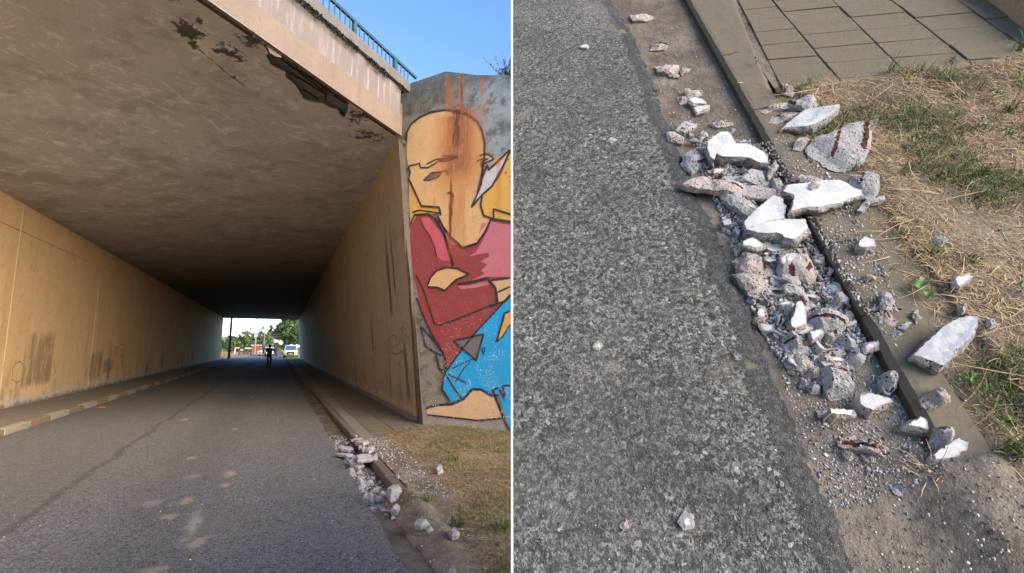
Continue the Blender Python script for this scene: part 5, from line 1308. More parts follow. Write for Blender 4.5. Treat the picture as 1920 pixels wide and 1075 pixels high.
for i, x in enumerate(xs_):
    for j, y in enumerate(ys_):
        if y > 5.5 and x < 1.345: continue
        if y > 8.75+.35*(x-1.3)+.1: continue
        idx[i, j] = len(vs); vs.append((x, y, lv_h(x, y)))
for (i, j) in list(idx):
    f = [(i, j), (i+1, j), (i+1, j+1), (i, j+1)]
    if all(k in idx for k in f): fs.append([idx[k] for k in f])
tag(link('left_verge_soil', mesh('left_verge_soil', vs, fs, M_soilL, None, True)), kind='structure')
def wing_front(x, y): return (Vector((x, y))-B0).dot(Vector((FW.N.x, FW.N.y)))
def lok(green):
    def ok(x, y):
        if wing_front(x, y) < .02: return None
        e = 8.75+.35*(x-1.3)-y
        if e < -.02 or x > 3.9: return None
        edge = 1.62 if y > 6 else 1.42+.2*(y-4)/2 if y > 5 else 1.24+.18*max(0, y-3)
        d = sm((x-edge-.08*nz((x, y, 8), 2))/.32); q = Vector((x, y, .1))-C
        if q.dot(cr)/q.dot(cw) > .03: return None
        d *= .45+.8*sm(nz((x, y, 1), 1.3)+.5)
        if green: d *= sm((nz((x, y, 6), 1.7)+.05)*3)
        return (min(1, d), lv_h(x, y))
    return ok
blades('dry_grass', GF, scatter(27000, 1.2, 4.0, 2.6, 10, lok(False), 41), M_straw, .125, .0045, (.08, .55), 11)
blades('green_grass', GF, scatter(3800, 1.3, 4.0, 2.6, 10, lok(True), 42), M_grass, .085, .005, (.6, 1.2), 12)
for px, py, lb in ((858,975,'bright green tuft in the dry verge below the mural'),(940,985,'green tuft at the right border of the lower verge'),(800,940,'small green tuft between the verge stones'),(850,862,'low green tuft in the dry verge, upper half'),(940,850,'green grass tuft under the painted blue leg')):
    q = G(px, py, .1); h = lv_h(q.x, q.y); root = tag(empty('grass_tuft', (q.x, q.y, h)), lb, 'grass tuft'); rr = random.Random(px)
    blades('blades', GF, [(q.x+rr.gauss(0,.045), q.y+rr.gauss(0,.045), h, 1) for _ in range(90)], M_grass, .12, .006, (.7,1.2), px, None, root)
zN = mk(610,800,5.658)
LC = [('tilted white slab at the top of the verge pile',[(320,165),(350,140),(445,135),(460,155),(400,190)],.07,'W',.1),
('grey block with rusty edge beside the tilted white slab, left photo half',[(440,180),(505,165),(520,220),(460,260),(430,250)],.10,'B',.1),
('grey lump below the tilted white slab',[(385,205),(430,185),(445,230),(400,235)],.08,'B',.1),
('round small lump left of the grey block, far pile',[(350,195),(375,180),(385,210),(360,222)],.06,'P',.1),
('long thin flake on the far kerb',[(265,130),(340,115),(345,130),(280,142)],.03,'P',.1),
('grey stone behind the far tilted slab',[(340,110),(390,105),(395,128),(350,130)],.05,'G',.1),
('small upright stone farthest on the kerb',[(310,85),(325,70),(340,90),(320,105)],.05,'P',.1),
('big white flat slab lying half over the kerb in the distant pile',[(335,305),(400,285),(470,285),(512,315),(490,345),(350,358)],.05,'W',.12),
('grey upright stone at the grass edge by the distant flat slab',[(515,280),(545,262),(550,310),(525,325)],.10,'B',.1),
('flat grey flake at the grass edge below the upright stone',[(505,345),(550,330),(558,342),(515,358)],.03,'B',.1),
('white two-humped slab in the distant gutter',[(145,205),(180,180),(215,210),(260,210),(295,238),(240,250),(170,240)],.07,'W',.02),
('bluish lump left of the two-humped slab',[(100,225),(130,210),(145,240),(110,250)],.06,'B',0),
('long grey plank-like shard across the distant gutter',[(120,275),(180,265),(320,290),(300,318),(220,300),(140,290)],.05,'B',.05),
('grey splinter sloping below the plank-like shard',[(195,300),(250,320),(285,345),(250,350)],.05,'B',.02),
('white upper plate of the cracked pair, distant pile',[(250,365),(310,318),(345,350),(340,370),(270,385)],.06,'W',.05),
('white lower plate of the cracked pair, distant pile',[(265,385),(345,368),(400,375),(405,400),(350,425),(290,405)],.08,'W',.03),
('round rusty pink lump in the distant gutter',[(245,425),(290,405),(330,450),(300,470),(255,465)],.09,'P',0),
('whitish lump under the cracked pair',[(335,450),(370,440),(395,470),(350,480)],.07,'P',0),
('pale broad lump at the distant asphalt edge',[(240,465),(300,475),(320,500),(280,510)],.06,'P',0),
('white faced lump standing in the distant gutter',[(360,555),(390,535),(405,580),(375,590)],.09,'V',0),
('long grey block beside the standing white lump',[(410,550),(470,545),(520,580),(500,590),(430,570)],.08,'B',0),
('pale lump at the middle of the distant pile',[(345,605),(400,595),(445,605),(400,635),(360,630)],.07,'B',0),
('pointed white piece leaning to the kerb, distant pile',[(500,665),(545,640),(580,632),(545,675)],.06,'W',0),
('lowest pitted lump of the distant pile',[(455,660),(500,690),(520,720),(470,720)],.08,'B',0),
('small round pair lump at the left of the distant pile',[(385,640),(415,640),(420,670),(390,672)],.05,'B',0),
('dark rimmed lump left low in the distant pile',[(400,690),(450,700),(455,730),(415,735)],.06,'B',0),
('bluish boulder on the grass edge, largest of the verge stones',[(662,650),(720,600),(780,588),(795,640),(755,680),(700,690)],.16,'W',.1),
('white pyramid stone at the distant kerb',[(590,700),(615,675),(638,705),(620,730)],.08,'V',0),
('pale stone behind the distant kerb end',[(685,740),(730,722),(750,745),(700,762)],.07,'P',.1),
('brick-like stone in the open distant gutter',[(470,750),(525,750),(530,775),(480,775)],.06,'P',0),
('white backed stone in the open distant gutter',[(540,740),(590,740),(615,760),(570,775)],.07,'V',0),
('white wedge at the end of the distant kerb',[(640,800),(680,783),(700,810),(660,815)],.06,'W',0),
('bluish wedge beside the distant kerb end',[(715,860),(755,825),(790,850),(760,885)],.09,'V',.03),
('small stone just above the bluish wedge',[(722,825),(750,800),(770,815),(740,835)],.06,'B',.03),
('long rusty bar in the distant gutter',[(505,805),(560,810),(650,850),(640,865),(560,840)],.05,'P',0),
('small pinkish lump at the foot of the distant rusty bar',[(512,830),(540,835),(540,860),(515,855)],.04,'P',0),
('flat stone lower down the distant gutter',[(625,910),(655,910),(660,928),(640,930)],.03,'B',0),
('pinkish chip lower down the distant gutter',[(700,945),(730,930),(748,950),(725,960)],.04,'P',0.01),
('pointed chip lowest in the distant gutter',[(825,980),(832,955),(850,985)],.04,'P',0.02)]
random.seed(12)
for lb, pts, t, kind, base in LC: put_chunk(GF, zN, lb, pts, t*.55, kind, base=base*(1 if base < .09 else .95), step=.022, grow=.02)
for lb, pts, t, kind in (('flat grey slab of concrete lying in the dry verge',[(780,972),(800,967),(804,975),(790,980),(778,978)],.05,'B'),('white stone alone in the dry verge, upper',[(818,878),(826,873),(830,880),(822,883)],.05,'W'),('white stone in the lower verge below the flat grey slab',[(845,993),(853,988),(858,995),(850,998)],.05,'W'),('small stone next to the flat grey slab',[(800,986),(808,983),(811,989),(803,990)],.03,'P'),('white chip near the bottom edge of the verge',[(843,1066),(850,1062),(852,1074),(845,1073)],.05,'W'),('little white chip by the bluish boulder',[(741,890),(747,888),(746,894)],.03,'W')):
    put_chunk(GF, ident, lb, pts, t, kind, base=.085, step=.022, grow=.02)
random.seed(14); PEBL = [m for k in 'GPBW' for m in pebble_meshes(k, 3, .045)]
gz = [(80,160),(230,440),(330,560),(400,720),(560,760),(580,650),(430,430),(300,270),(200,150)]
k = 0
while k < 38:
    x, y = random.uniform(80, 580), random.uniform(150, 760)
    if not inside(gz, x, y): continue
    q = GF.uv(*zN((x, y)), 0)
    if q[0] > 1.19: continue
    o = link('pebble', random.choice(PEBL), None, Matrix.Translation((q[0], q[1], .0)) @ Matrix.Rotation(random.random()*6.28, 4, 'Z') @ Matrix.Scale(random.uniform(.35, 1), 4)); k += 1
    tag(o, 'small loose lump of broken concrete in the distant gutter outside the tunnel mouth', 'rubble', 'small lumps in the distant gutter')
sp = []; sz = []
for k in range(3000):
    x, y = random.uniform(40, 700), random.uniform(100, 900); q = GF.uv(*zN((x, y)), 0)
    if .86 < q[0] < 1.2: sp.append((q[0], q[1], .004)); sz.append(random.uniform(.004, .018))
for k in range(500):
    sp.append((random.uniform(1.36, 1.75), random.uniform(4.8, 8.4), .095)); sz.append(random.uniform(.003, .012))
shards('concrete_crumbs', GF, sp, sz, M_crumb, 3)
sp = []; sz = []
for k in range(5000):
    x, y = random.uniform(1.1, 2.6), random.uniform(2.4, 8.6); sp.append((x, y, lv_h(x, y) if (y < 5.4 or x > 1.4) else -.1)); sz.append(random.uniform(.002, .009))
shards('soil_grit', GF, sp, sz, M_sg, 9)
# light chips spread over the left road
sp = []; sz = []; random.seed(15)
for k in range(230):
    y = 2.6+18*random.random()**1.8; x = .85-3.6*random.random()**1.4
    sp.append((x, y, .012)); sz.append(random.uniform(.002, .007)*(1+.03*y))
M_chip = blade_mat('pale_chip', (.5,.48,.45), (.75,.73,.70), (.3,.28,.26)); shards('road_chips', GF, sp, sz, M_chip, 5)
sp = []; sz = []
for k in range(16000):
    y = 2.4+9*random.random()**1.6; x = .86-5.0*random.random(); sp.append((x, y, .011)); sz.append(random.uniform(.002, .0055))
shards('road_grit', GF, sp, sz, M_grit, 8)
# small orange leaf litter by the left kerb
q_ = G(187, 766); q = MB(); q.add([(-.12,-.05,.016),(0,-.08,.03),(.14,-.02,.016),(.1,.07,.02),(-.05,.06,.03),(0,0,.05)], [(0,1,5),(1,2,5),(2,3,5),(3,4,5),(4,0,5)])
tag(q.build('litter', plain('orange_litter', (.6,.25,.05)), mw=Matrix.Translation((q_.x, q_.y, 0))), 'crumpled orange litter at the foot of the left kerb', 'litter')
# bush behind the top of the wing wall
M_bush = blade_mat('bush_leaf', (.03,.06,.02), (.10,.14,.05), (.14,.15,.07))
M_twig = plain('bush_twig', (.12,.09,.06))
def leafy(name, centre, rad, n, size, m, parent, seed, squash=.8, droop=0, hole=.0):
    rr = random.Random(seed); vs = []; fs = []; c = Vector(centre)
    lob = [(Vector((rr.gauss(0,.45), rr.gauss(0,.45), rr.gauss(0,.4))), .35+.35*rr.random()) for _ in range(14)]
    for _ in range(n):
        l, r_ = rr.choice(lob); d = Vector((rr.gauss(0,1), rr.gauss(0,1), rr.gauss(0,1))).normalized()*(rr.random()**.45)*r_
        p = (l+d); p = Vector((p.x*rad[0], p.y*rad[1], p.z*rad[2]))+c
        if droop: p.z -= droop*rr.random()*max(0, .2+l.length)
        a = Vector((rr.gauss(0,1), rr.gauss(0,1), rr.gauss(0,1)-droop*.4)).normalized(); e = a.cross(Vector((rr.gauss(0,1), rr.gauss(0,1), rr.gauss(0,1)))).normalized(); s = size*(.5+rr.random())
        b = len(vs); vs += [p-a*s, p+e*s*.45, p+a*s, p-e*s*.45]; fs.append((b, b+1, b+2, b+3))
    return link(name, mesh(name, vs, fs, m), parent)
bp = FW.w(1.62, FW.uv(928,124)[1], -.55); bush = tag(empty('bush', bp), 'small wispy bush sprouting behind the top of the mural wall', 'bush')
bm_ = MB(); rr = random.Random(5); lv = []
for k in range(46):
    a = rr.random()*6.28; L = .2+.5*rr.random(); lean = .2+.75*rr.random(); pts = [Vector((math.cos(a)*lean*L*t_, math.sin(a)*lean*L*t_, -.2+L*t_*(1-.15*t_)*1.15)) for t_ in (0,.35,.7,1)]
    bm_.tube(pts, [.007,.005,.004,.002], 4); lv += [pts[1].lerp(pts[3], rr.random()) for _ in range(16)]
bm_.build('stems', M_twig, bush)
vs = []; fs = []
for p in lv:
    a = Vector((rr.gauss(0,1), rr.gauss(0,1), rr.gauss(0,1))).normalized(); e = a.orthogonal().normalized(); s = .03+.025*rr.random(); b = len(vs)
    p = p+Vector((rr.gauss(0,.02), rr.gauss(0,.02), rr.gauss(0,.02))); vs += [p-a*s, p+e*s*.4, p+a*s, p-e*s*.4]; fs.append((b,b+1,b+2,b+3))
link('leaves', mesh('leaves', vs, fs, M_bush), bush)

# ================================================================== the street beyond the far mouth
def far(px, Y): q = atY(px, 650, Y); return q.x
def fz(px, py, Y): return atY(px, py, Y).z
M_trunk = plain('bark', (.09,.065,.045), .95)
M_lf1 = blade_mat('tree_leaf', (.035,.065,.02), (.085,.12,.04), (.12,.15,.06)); M_lf2 = blade_mat('willow_leaf', (.06,.085,.035), (.13,.16,.07), (.17,.19,.09)); M_lf3 = blade_mat('conifer_needle', (.02,.035,.025), (.045,.065,.045), (.06,.075,.05))
def tree(px, Y, wpx, pytop, pybase, label, m, seed, droop=0, n=2600, leaf=None, squash=1):
    x = far(px, Y); zt, zb = fz(px, pytop, Y), fz(px, pybase, Y); s = Y/FPX*1.0; wd = wpx*s
    root = tag(empty('tree', (x, Y, 0)), label, 'tree', 'trees beyond the underpass'); H = zt; rr = random.Random(seed)
    q = MB(); q.tube([(0,0,-.1),(.1,0,H*.25),(-.1,.1,H*.55),(0,0,H*.8)], [.035*H,.028*H,.018*H,.006*H], 7)
    for k in range(7):
        a = rr.random()*6.28; z0 = H*(.25+.4*rr.random()); q.tube([(0,0,z0),(math.cos(a)*wd*.2, math.sin(a)*wd*.2, z0+H*.12),(math.cos(a)*wd*.38, math.sin(a)*wd*.38, z0+H*.2)], [.012*H,.008*H,.003*H], 5)
    q.build('trunk', M_trunk, root)
    zc_ = (zt+zb)/2; leafy('crown', (0,0,zc_), (wd*.56, wd*.5, (zt-zb)*.52), n, leaf or .35*s*9, m, root, seed, droop=droop)
    return root
tree(434, 150, 30, 628, 660, 'round dark green tree at the left of the far opening', M_lf1, 1, n=3000)
tree(466, 165, 40, 615, 662, 'large weeping willow in the middle of the far opening', M_lf2, 2, droop=3.0, n=4200)
tree(487, 170, 20, 624, 662, 'rounded willow right behind the second pole', M_lf2, 3, droop=1.5, n=2200)
tree(497, 175, 16, 632, 660, 'dark bushy tree behind the lamp post', M_lf1, 4, n=1800)
tree(511, 190, 14, 640, 662, 'low spreading tree under the conifer', M_lf1, 6, n=1600)
tree(547, 118, 34, 592, 652, 'big broadleaf tree overhanging the road at the right of the far opening', M_lf1, 5, n=5200, leaf=.5)
tree(534, 200, 9, 644, 656, 'small far tree at the end of the street', M_lf1, 7, n=800)
# conifer in tiers
Y = 170; x = far(506, Y); H = fz(506, 610, Y); root = tag(empty('conifer', (x, Y, 0)), 'tall pointed conifer standing above the car', 'tree', 'trees beyond the underpass')
q = MB(); q.tube([(0,0,-.1),(0,0,H)], [.3,.03], 6); q.build('trunk', M_trunk, root)
vs = []; fs = []; rr = random.Random(9)
for k in range(150):
    t_ = rr.random()**.8; z = H*(.12+.88*t_); L = (1-t_)*H*.21+.25; a = rr.random()*6.28
    for j in range(14):
        f = rr.random(); p = Vector((math.cos(a)*L*f, math.sin(a)*L*f, z-.18*L*f+rr.gauss(0,.1))); d = Vector((math.cos(a)+rr.gauss(0,.5), math.sin(a)+rr.gauss(0,.5), -.25+rr.gauss(0,.2))).normalized(); e = d.orthogonal().normalized(); s = .25+.2*rr.random(); b = len(vs)
        vs += [p-d*s, p+e*s*.35, p+d*s, p-e*s*.35]; fs.append((b,b+1,b+2,b+3))
link('crown', mesh('crown', vs, fs, M_lf3), root)
# field grass at the left
q = MB(); q.box(-60, 66.6, -.05, -6.4, 180, .03); M_field = soil('meadow_grass', (.16,.17,.05), (.30,.27,.12), 12); tag(q.build('meadow', M_field), kind='structure')
rr = random.Random(3); blades('meadow_grass', GF, [(-6.5-14*rr.random(), 67+70*rr.random()**1.5, .03, .7+.6*rr.random()) for _ in range(7000)], M_straw, .5, .06, (.8,1.2), 5)
q = MB(); q.box(1.345, 66, -.1, 4.5, 140, .09); tag(q.build('right_pavement_beyond', M_walk), kind='structure')
# poles, wires, lamp
M_pole = plain('pole_timber', (.06,.045,.035), .9); M_pole2 = plain('grey_pole', (.22,.19,.16), .8); M_wire = plain('wire', (.02,.02,.02), .7); M_ins = plain('insulator', (.35,.33,.3), .4)
def pole(px, Y, pybase, H, r_, m, label):
    x = far(px, Y); root = tag(empty('utility_pole', (x, Y, 0)), label, 'pole', 'poles beside the far street'); q = MB(); q.tube([(0,0,-.2),(0,0,H)], [r_, r_*.75], 10); q.build('shaft', m, root)
    q = MB(); q.bevbox(-1.0, -.06, H-.55, 1.0, .06, H-.42, .01); q.build('crossarm', m, root)
    for dx in (-.85, 0, .85):
        q = MB(); q.tube([(dx,0,H-.42),(dx,0,H-.36),(dx,0,H-.25)], [.05,.07,.03], 8); q.build('insulator', M_ins, root)
    return Vector((x, Y, H))
t1 = pole(430.5, 70, 676, 9.5, .16, M_pole, 'dark timber pole standing nearest beyond the tunnel, at its left corner')
t2 = pole(478.5, 112, 662, 11, .15, M_pole2, 'grey pole standing in front of the willows')
for k, dx in enumerate((-.85, 0, .85)):
    a = t1+Vector((dx, 0, -.24)); b = t2+Vector((dx, 0, -.24)); q = MB(); q.tube([a.lerp(b, i/14)-Vector((0,0,1.9*4*(i/14)*(1-i/14))) for i in range(15)], .014, 4)
    o = q.build('overhead_wire', M_wire); tag(o, ['overhead wire strung between the two poles, left strand','overhead wire strung between the two poles, middle strand','overhead wire strung between the two poles, right strand'][k], 'wire', 'overhead wires')
Y = 140; x = far(494.5, Y); H = fz(494.5, 617, Y); lp = tag(empty('street_lamp', (x, Y, 0)), 'pale street lamp with a curved arm reaching over the road', 'street lamp')
q = MB(); q.tube([(0,0,-.1),(0,0,H)], [.13,.09], 8); q.build('post', M_pole2, lp)
q = MB(); q.tube([(0,0,H-.02),(.3,0,H+.45),(.9,0,H+.75),(1.5,0,H+.85)], .045, 6); q.build('arm', M_pole2, lp)
q = MB(); q.bevbox(1.35,-.15,H+.78,2.1,.15,H+.92,.03); q.build('lamp_head', M_ins, lp)
# post-and-rail barrier along the meadow
M_post = plain('fence_timber', (.07,.05,.035), .9); M_white = plain('pale_rail', (.55,.52,.44), .7)
Y0 = 100; fc = tag(empty('fence', (far(450,Y0), Y0, 0)), 'low post and rail barrier between meadow and side road', 'fence')
for px, h in ((449.3,1.35),(458.5,1.25),(465,1.1),(471.5,1.1)):
    x = far(px, Y0)-far(450,Y0); q = MB(); q.bevbox(x-.12,-.12,-.1,x+.12,.12,h,.02); q.build('post', M_post, fc)
for a, b, z in ((441,449.3,1.38),(450,458.5,1.0),(459.5,472,1.30)):
    q = MB(); q.bevbox(far(a,Y0)-far(450,Y0),-.05,z-.10,far(b,Y0)-far(450,Y0),.05,z+.06,.01); q.build('rail', M_white, fc)
Y1 = 108
for px in (441,):
    x = far(px, Y0)-far(450,Y0); q = MB(); q.bevbox(x-.08,-.08,-.1,x+.08,.08,1.3,.02); q.build('post', M_white, fc)
# side road joining from the left
q = MB(); vs = [(-4.6,74,.016),(-6.2,73,.016),(-40,88,.016),(-40,98,.016),(-9,92,.016),(-4.6,100,.016)]; tag(link('side_road', mesh('side_road', [(a,b,.036) for a,b,c in vs], [tuple(range(6))], M_walk)), kind='structure')
# red buildings
M_red = plain('red_sheet_wall', (.42,.085,.065), .6, .15, 1); M_red2 = plain('red_roof', (.38,.10,.07), .7); M_cream = plain('cream_wall', (.50,.40,.30), .8); M_dkwin = plain('dark_window', (.03,.035,.04), .2, .1)
Y = 128; xa, xb = far(472.5,Y), far(489,Y); b_ = tag(empty('shed', ((xa+xb)/2, Y, 0)), 'long flat red shed behind the white car', 'building')
W_ = (xb-xa)/2; hz_ = fz(480,648.5,Y)
q = MB(); q.box(-W_,0,-.1,W_,6,hz_); q.build('wall', M_red, b_)
q = MB(); q.box(-W_-.15,-.25,hz_+.003,W_+.15,6.2,hz_+.22); q.build('roof', M_white, b_)
for i in range(9):
    q = MB(); xx = -W_+(2*W_)*(i+.5)/9; q.box(xx-.05,-.06,.05,xx+.05,-.003,hz_-.05); q.build('rib', M_red, b_)
def house(pxa, pxb, Y, pye, pyr, label):
    xa, xb = far(pxa,Y), far(pxb,Y); W_ = (xb-xa)/2; he, hr = fz(pxa,pye,Y), fz(pxa,pyr,Y); root = tag(empty('house', ((xa+xb)/2, Y, 0)), label, 'house', 'far houses')
    q = MB(); q.box(-W_,0,-.1,W_,8,he); q.build('wall', M_cream, root)
    q = MB(); q.hexa([(-W_-.4,-.5,he+.003),(W_+.4,-.5,he+.003),(W_+.4,8.5,he+.003),(-W_-.4,8.5,he+.003),(-W_*.7,4,hr),(W_*.7,4,hr),(W_*.7,4.2,hr),(-W_*.7,4.2,hr)]); q.build('roof', M_red2, root)
    for k in (-.5, .4):
        q = MB(); q.box(W_*k-.5,-.06,1,W_*k+.5,-.003,2.2); f_ = q.build('window', M_dkwin, root)
    q = MB(); q.box(-.45,-.07,0,.45,-.003,2.05); q.build('door', M_post, root)
house(513, 520, 210, 649, 644.5, 'far cream house with a red roof at the street end, left'); house(521, 531, 225, 650, 646.5, 'far red roofed house at the street end, right')

# ------------------------------------------------------------------ vehicles
M_car = plain('white_car_paint', (.72,.72,.72), .3, .04, 2, .5); M_yel = plain('yellow_green_paint', (.62,.68,.03), .35, .04, 2, .5); M_glass = plain('tinted_glass', (.07,.13,.17), .08, .1, 2, .6); M_tyre = plain('tyre', (.02,.02,.02), .9); M_rim = plain('rim', (.35,.35,.36), .35, .1, 3, .5, .8)
M_lightg = plain('headlight_glass', (.75,.76,.74), .15, .05); M_dark = plain('dark_trim', (.025,.025,.028), .5); M_amber = plain('amber_lens', (.75,.22,.05), .3); M_bluel = plain('blue_lens', (.03,.09,.5), .2); M_plate = plain('number_plate', (.7,.55,.3), .5)
def vehicle(kind, px, py, rz, label, cat):
    """front towards -Y; profile across the length, sides tucked in above the waist"""
    p = G(px, py); root = tag(empty(kind, (p.x, p.y, .012), rz), label, cat)
    van = kind == 'patrol_van'
    L, W, H = (4.5, 1.86, 1.75) if van else (4.0, 1.72, 1.47)
    # stations: (y, z_bottom, z_waist, z_roof or None)
    pr_ = ([(-.0,.34,.78),(.18,.24,.92),(.95,.22,1.04),(1.05,.22,1.05),(3.5,.22,1.08),(4.35,.25,1.06),(4.5,.36,.95)] if van else [(-.0,.34,.66),(.2,.22,.78),(1.0,.2,.90),(1.1,.2,.92),(3.2,.2,.95),(3.9,.25,.92),(4.0,.36,.82)])
    def body(z0f, z1f, name, m, inset=0):
        q = MB(); vs = []; n = 8
        for y, zb, zw in pr_:
            w_ = W/2*(1-.10*math.exp(-y/.3)-.08*math.exp(-(L-y)/.3)); zb_, zt = z0f(zb, zw), z1f(zb, zw)
            vs += [(-w_*.94,y,zb_),(w_*.94,y,zb_),(w_,y,zb_+(zt-zb_)*.35),(w_,y,zb_+(zt-zb_)*.75),(w_*.93,y,zt),(w_*.4,y,zt+.03),(-w_*.4,y,zt+.03),(-w_*.93,y,zt),(-w_,y,zb_+(zt-zb_)*.75),(-w_,y,zb_+(zt-zb_)*.35)]
        n = 10; q.add(vs, [(k*n+i, k*n+(i+1)%n, k*n+n+(i+1)%n, k*n+n+i) for k in range(len(pr_)-1) for i in range(n)]+[tuple(range(n))[::-1], tuple((len(pr_)-1)*n+i for i in range(n))])
        return q.build(name, m, root, True)
    body(lambda a,b: a, lambda a,b: a+(b-a)*.60 if van else b, 'lower_body' if van else 'body', M_yel if van else M_car)
    if van: body(lambda a,b: a+(b-a)*.585, lambda a,b: b, 'upper_body', M_car)
    zw = 1.04 if van else .90; y0, y1, y2, y3 = (.95,1.75,4.1,4.42) if van else (1.0,1.85,3.3,3.85); w0, w1 = W/2*.92, W/2*.78
    q = MB(); q.hexa([(-w0,y0,zw),(w0,y0,zw),(w0,y3,zw),(-w0,y3,zw),(-w1,y1,H-.04),(w1,y1,H-.04),(w1,y2,H-.04),(-w1,y2,H-.04)]); cab = q.build('cabin', M_car, root)
    q = MB(); q.hexa([(-w1,y1,H-.04),(w1,y1,H-.04),(w1,y2,H-.04),(-w1,y2,H-.04),(-w1*.8,y1+.25,H+.02),(w1*.8,y1+.25,H+.02),(w1*.8,y2-.2,H+.02),(-w1*.8,y2-.2,H+.02)]); q.build('roof', M_car, root, True)
    def pane(name, a, b, c, d, off): q = MB(); o_ = Vector(off); q.add([Vector(v)+o_ for v in (a,b,c,d)]+[Vector(v)-o_*.5 for v in (a,b,c,d)], [(0,1,2,3),(7,6,5,4)]+[(i,4+i,4+(i+1)%4,(i+1)%4) for i in range(4)]); return q.build(name, M_glass, root)
    def lp_(a, b, t_): return Vector(a).lerp(Vector(b), t_)
    f0, f1, f2, f3 = (-w0,y0,zw),(w0,y0,zw),(w1,y1,H-.04),(-w1,y1,H-.04)
    c_ = sum((Vector(v) for v in (f0,f1,f2,f3)), Vector())/4
    pane('windscreen', *[Vector(v).lerp(c_, .1) for v in (f0,f1,f2,f3)], (0,-.012,.008))
    for s_ in (-1, 1):
        a, b, c2_, d = (s_*w0,y0+.25,zw+.02),(s_*w0,y3-.1,zw+.02),(s_*w1,y2-.1,H-.1),(s_*w1,y1+.1,H-.1); m1, m2 = lp_(a,b,.48), lp_(d,c2_,.48); m3, m4 = lp_(a,b,.53), lp_(d,c2_,.53)
        pane('side_window', a, m1, m2, d, (s_*.01,0,.003)); pane('side_window', m3, b, c2_, m4, (s_*.01,0,.003))
        q = MB(); q.bevbox(s_*(W/2-.02)-.1, y0+.12, zw+.0, s_*(W/2-.02)+.12, y0+.28, zw+.17, .03); q.build('mirror', M_dark, root)
        q = MB(); q.hexa([(s_*W*.25,-.02,.62+.1*van),(s_*W*.45,.05,.62+.1*van),(s_*W*.45,.2,.62+.1*van),(s_*W*.25,.12,.62+.1*van),(s_*W*.25,.0,.76+.12*van),(s_*W*.44,.09,.80+.12*van),(s_*W*.44,.22,.80+.12*van),(s_*W*.25,.14,.76+.12*van)]); q.build('headlight', M_lightg, root)
        for yy in ((.85, 3.55) if van else (.75, 3.2)):
            wq = MB(); xx = s_*(W/2-.12); wq.tube([(xx-.1*s_,yy,.33),(xx+.12*s_,yy,.33)], .33, 18); wh = wq.build('wheel', M_tyre, root)
            wq = MB(); wq.tube([(xx+.121*s_,yy,.33),(xx+.135*s_,yy,.33)], .2, 14); wq.build('rim', M_rim, wh)
    q = MB(); q.bevbox(-W*.26,-.055,.42,W*.26,.02,.70+.12*van,.05); q.build('grille', M_dark, root)
    q = MB(); q.bevbox(-.26,-.075,.50,.26,-.056,.61,.005); q.build('number_plate', M_plate, root)
    q = MB(); q.bevbox(-W*.42,-.03,.22,W*.42,.1,.34,.03); q.build('bumper', M_dark if van else M_amber, root)
    if van:
        q = MB(); q.bevbox(-.62,y1+.25,H+.02,.62,y1+.55,H+.15,.03); lb_ = q.build('light_bar', M_bluel, root)
        q = MB(); q.bevbox(-.15,y1+.24,H+.025,.15,y1+.56,H+.155,.02); q.build('lens', M_lightg, lb_)
    else:
        q = MB(); q.bevbox(-W*.46,-.02,.40,W*.46,.06,.47,.01); q.build('stripe', M_amber, root)
    return root
vehicle('patrol_van', 544.5, 671.2, R(-2), 'patrol van with yellow lower half and white top parked facing the tunnel', 'van')
vehicle('parked_car', 491, 667.5, R(-22), 'white car with an orange front stripe stopped at the left of the far street', 'car')

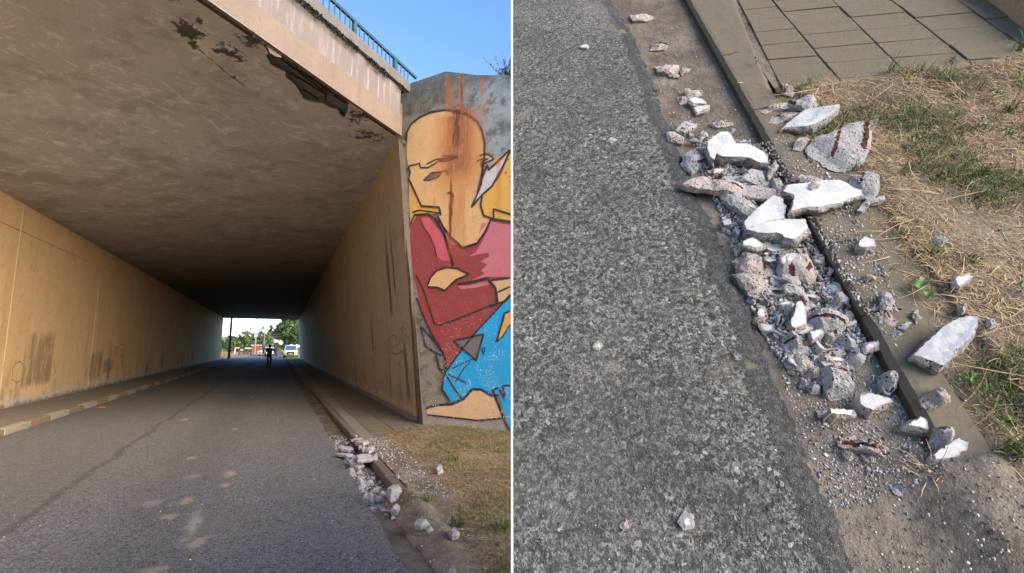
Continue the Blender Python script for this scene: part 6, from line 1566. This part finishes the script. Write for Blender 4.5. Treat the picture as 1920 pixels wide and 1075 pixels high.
# ------------------------------------------------------------------ people
def skin_mat(n, c): return plain(n, c, .7, .1, 20)
M_skin = skin_mat('brown_skin', (.14,.075,.045)); M_hair = plain('dark_hair', (.015,.012,.012)); M_tr = plain('black_trousers', (.018,.018,.022)); M_sh1 = plain('dusty_brown_shirt', (.14,.085,.065)); M_sh2 = plain('navy_shirt', (.03,.035,.06)); M_sh3 = plain('grey_jacket', (.06,.06,.065)); M_cap = plain('white_cap', (.7,.68,.64))
def person(px, py, rz, H, label, shirt, pose, cap=None):
    p = G(px, py); root = tag(empty('person', (p.x, p.y, .012), rz), label, 'person'); k = H/1.75
    J_ = dict(pel=(0,0,.95), wa=(0,.01,1.08), ch=(0,.0,1.30), nk=(0,.0,1.48), hd=(0,-.02,1.56), top=(0,-.01,1.70),
              hl=(-.10,0,.92), kl=(-.11,-.03,.50), al=(-.12,.03,.09), tl=(-.13,-.13,.03), hr=(.10,0,.92), kr=(.11,-.03,.50), ar=(.12,.03,.09), tr=(.13,-.13,.03),
              sl=(-.19,.0,1.42), el=(-.25,.03,1.14), wl_=(-.24,-.06,.90), fl=(-.23,-.10,.80), sr=(.19,0,1.42), er=(.25,.03,1.14), wr_=(.24,-.06,.90), fr_=(.23,-.10,.80))
    J_.update(pose)
    rad = dict(pel=.155, wa=.135, ch=.16, nk=.06, hd=.085, top=.085, hl=.095, kl=.062, al=.042, tl=.04, hr=.095, kr=.062, ar=.042, tr=.04, sl=.07, el=.045, wl_=.032, fl=.035, sr=.07, er=.045, wr_=.032, fr_=.035)
    names = list(J_); E_ = [('pel','wa'),('wa','ch'),('ch','nk'),('nk','hd'),('hd','top'),('pel','hl'),('hl','kl'),('kl','al'),('al','tl'),('pel','hr'),('hr','kr'),('kr','ar'),('ar','tr'),('ch','sl'),('sl','el'),('el','wl_'),('wl_','fl'),('ch','sr'),('sr','er'),('er','wr_'),('wr_','fr_')]
    me = bpy.data.meshes.new('body'); me.from_pydata([tuple(Vector(J_[n])*k) for n in names], [(names.index(a), names.index(b)) for a, b in E_], [])
    o = bpy.data.objects.new('body', me); COL.objects.link(o); m = o.modifiers.new('skin', 'SKIN'); sv = me.skin_vertices[0].data
    for i, n in enumerate(names): sv[i].radius = (rad[n]*k*(1.25 if n in ('pel','wa','ch') else 1), rad[n]*k*(.8 if n in ('pel','wa','ch') else 1)); sv[i].use_root = n == 'pel'
    s = o.modifiers.new('sub', 'SUBSURF'); s.levels = 1
    dg = bpy.context.evaluated_depsgraph_get(); m2 = bpy.data.meshes.new_from_object(o.evaluated_get(dg)); bpy.data.objects.remove(o)
    m2.materials.clear()
    for mm in (M_skin, shirt, M_tr, M_tyre): m2.materials.append(mm)
    for f in m2.polygons:
        z = f.center.z/k; f.use_smooth = True; arm = abs(f.center.x) > .2*k
        f.material_index = 3 if z < .09 else 2 if z < .98 and not arm else 0 if z > 1.46 or (z < 1.02 and arm) else 1
    b = link('body', m2, root)
    q = MB(); bm = bmesh.new(); bmesh.ops.create_uvsphere(bm, u_segments=12, v_segments=8, radius=.098*k)
    bmesh.ops.delete(bm, geom=[v for v in bm.verts if v.co.z < -.01*k or (v.co.y < -.06*k and v.co.z < .04*k)], context='VERTS')
    for v in bm.verts: v.co += Vector(J_['hd'])*k*.35+Vector(J_['top'])*k*.65+Vector((0,.008,.0))
    q.bm(bm); q.build('cap' if cap else 'hair', M_cap if cap else M_hair, root, True)
    return root
person(503.5, 692, R(10), 1.74, 'person in dusty brown shirt and black trousers walking inside the tunnel, arm out', M_sh1, dict(kl=(-.10,-.12,.50), al=(-.10,-.02,.09), tl=(-.10,-.18,.03), ar=(.11,.10,.10), tr=(.12,-.05,.03), er=(.34,-.02,1.16), wr_=(.46,-.10,.98), fr_=(.52,-.13,.92)))
person(515.5, 670, R(5), 1.75, 'person in dark clothes with a pale cap standing in the far road', M_sh2, dict(el=(-.3,.02,1.15), wl_=(-.16,-.15,1.05), fl=(-.08,-.17,1.05), al=(-.17,.02,.09), tl=(-.19,-.13,.03), ar=(.17,.02,.09), tr=(.19,-.13,.03)), True)
person(493.8, 670, R(150), 1.75, 'person in grey jacket standing in front of the white car', M_sh3, dict(er=(.28,.06,1.16), wr_=(.2,-.12,1.05), fr_=(.14,-.16,1.06)))
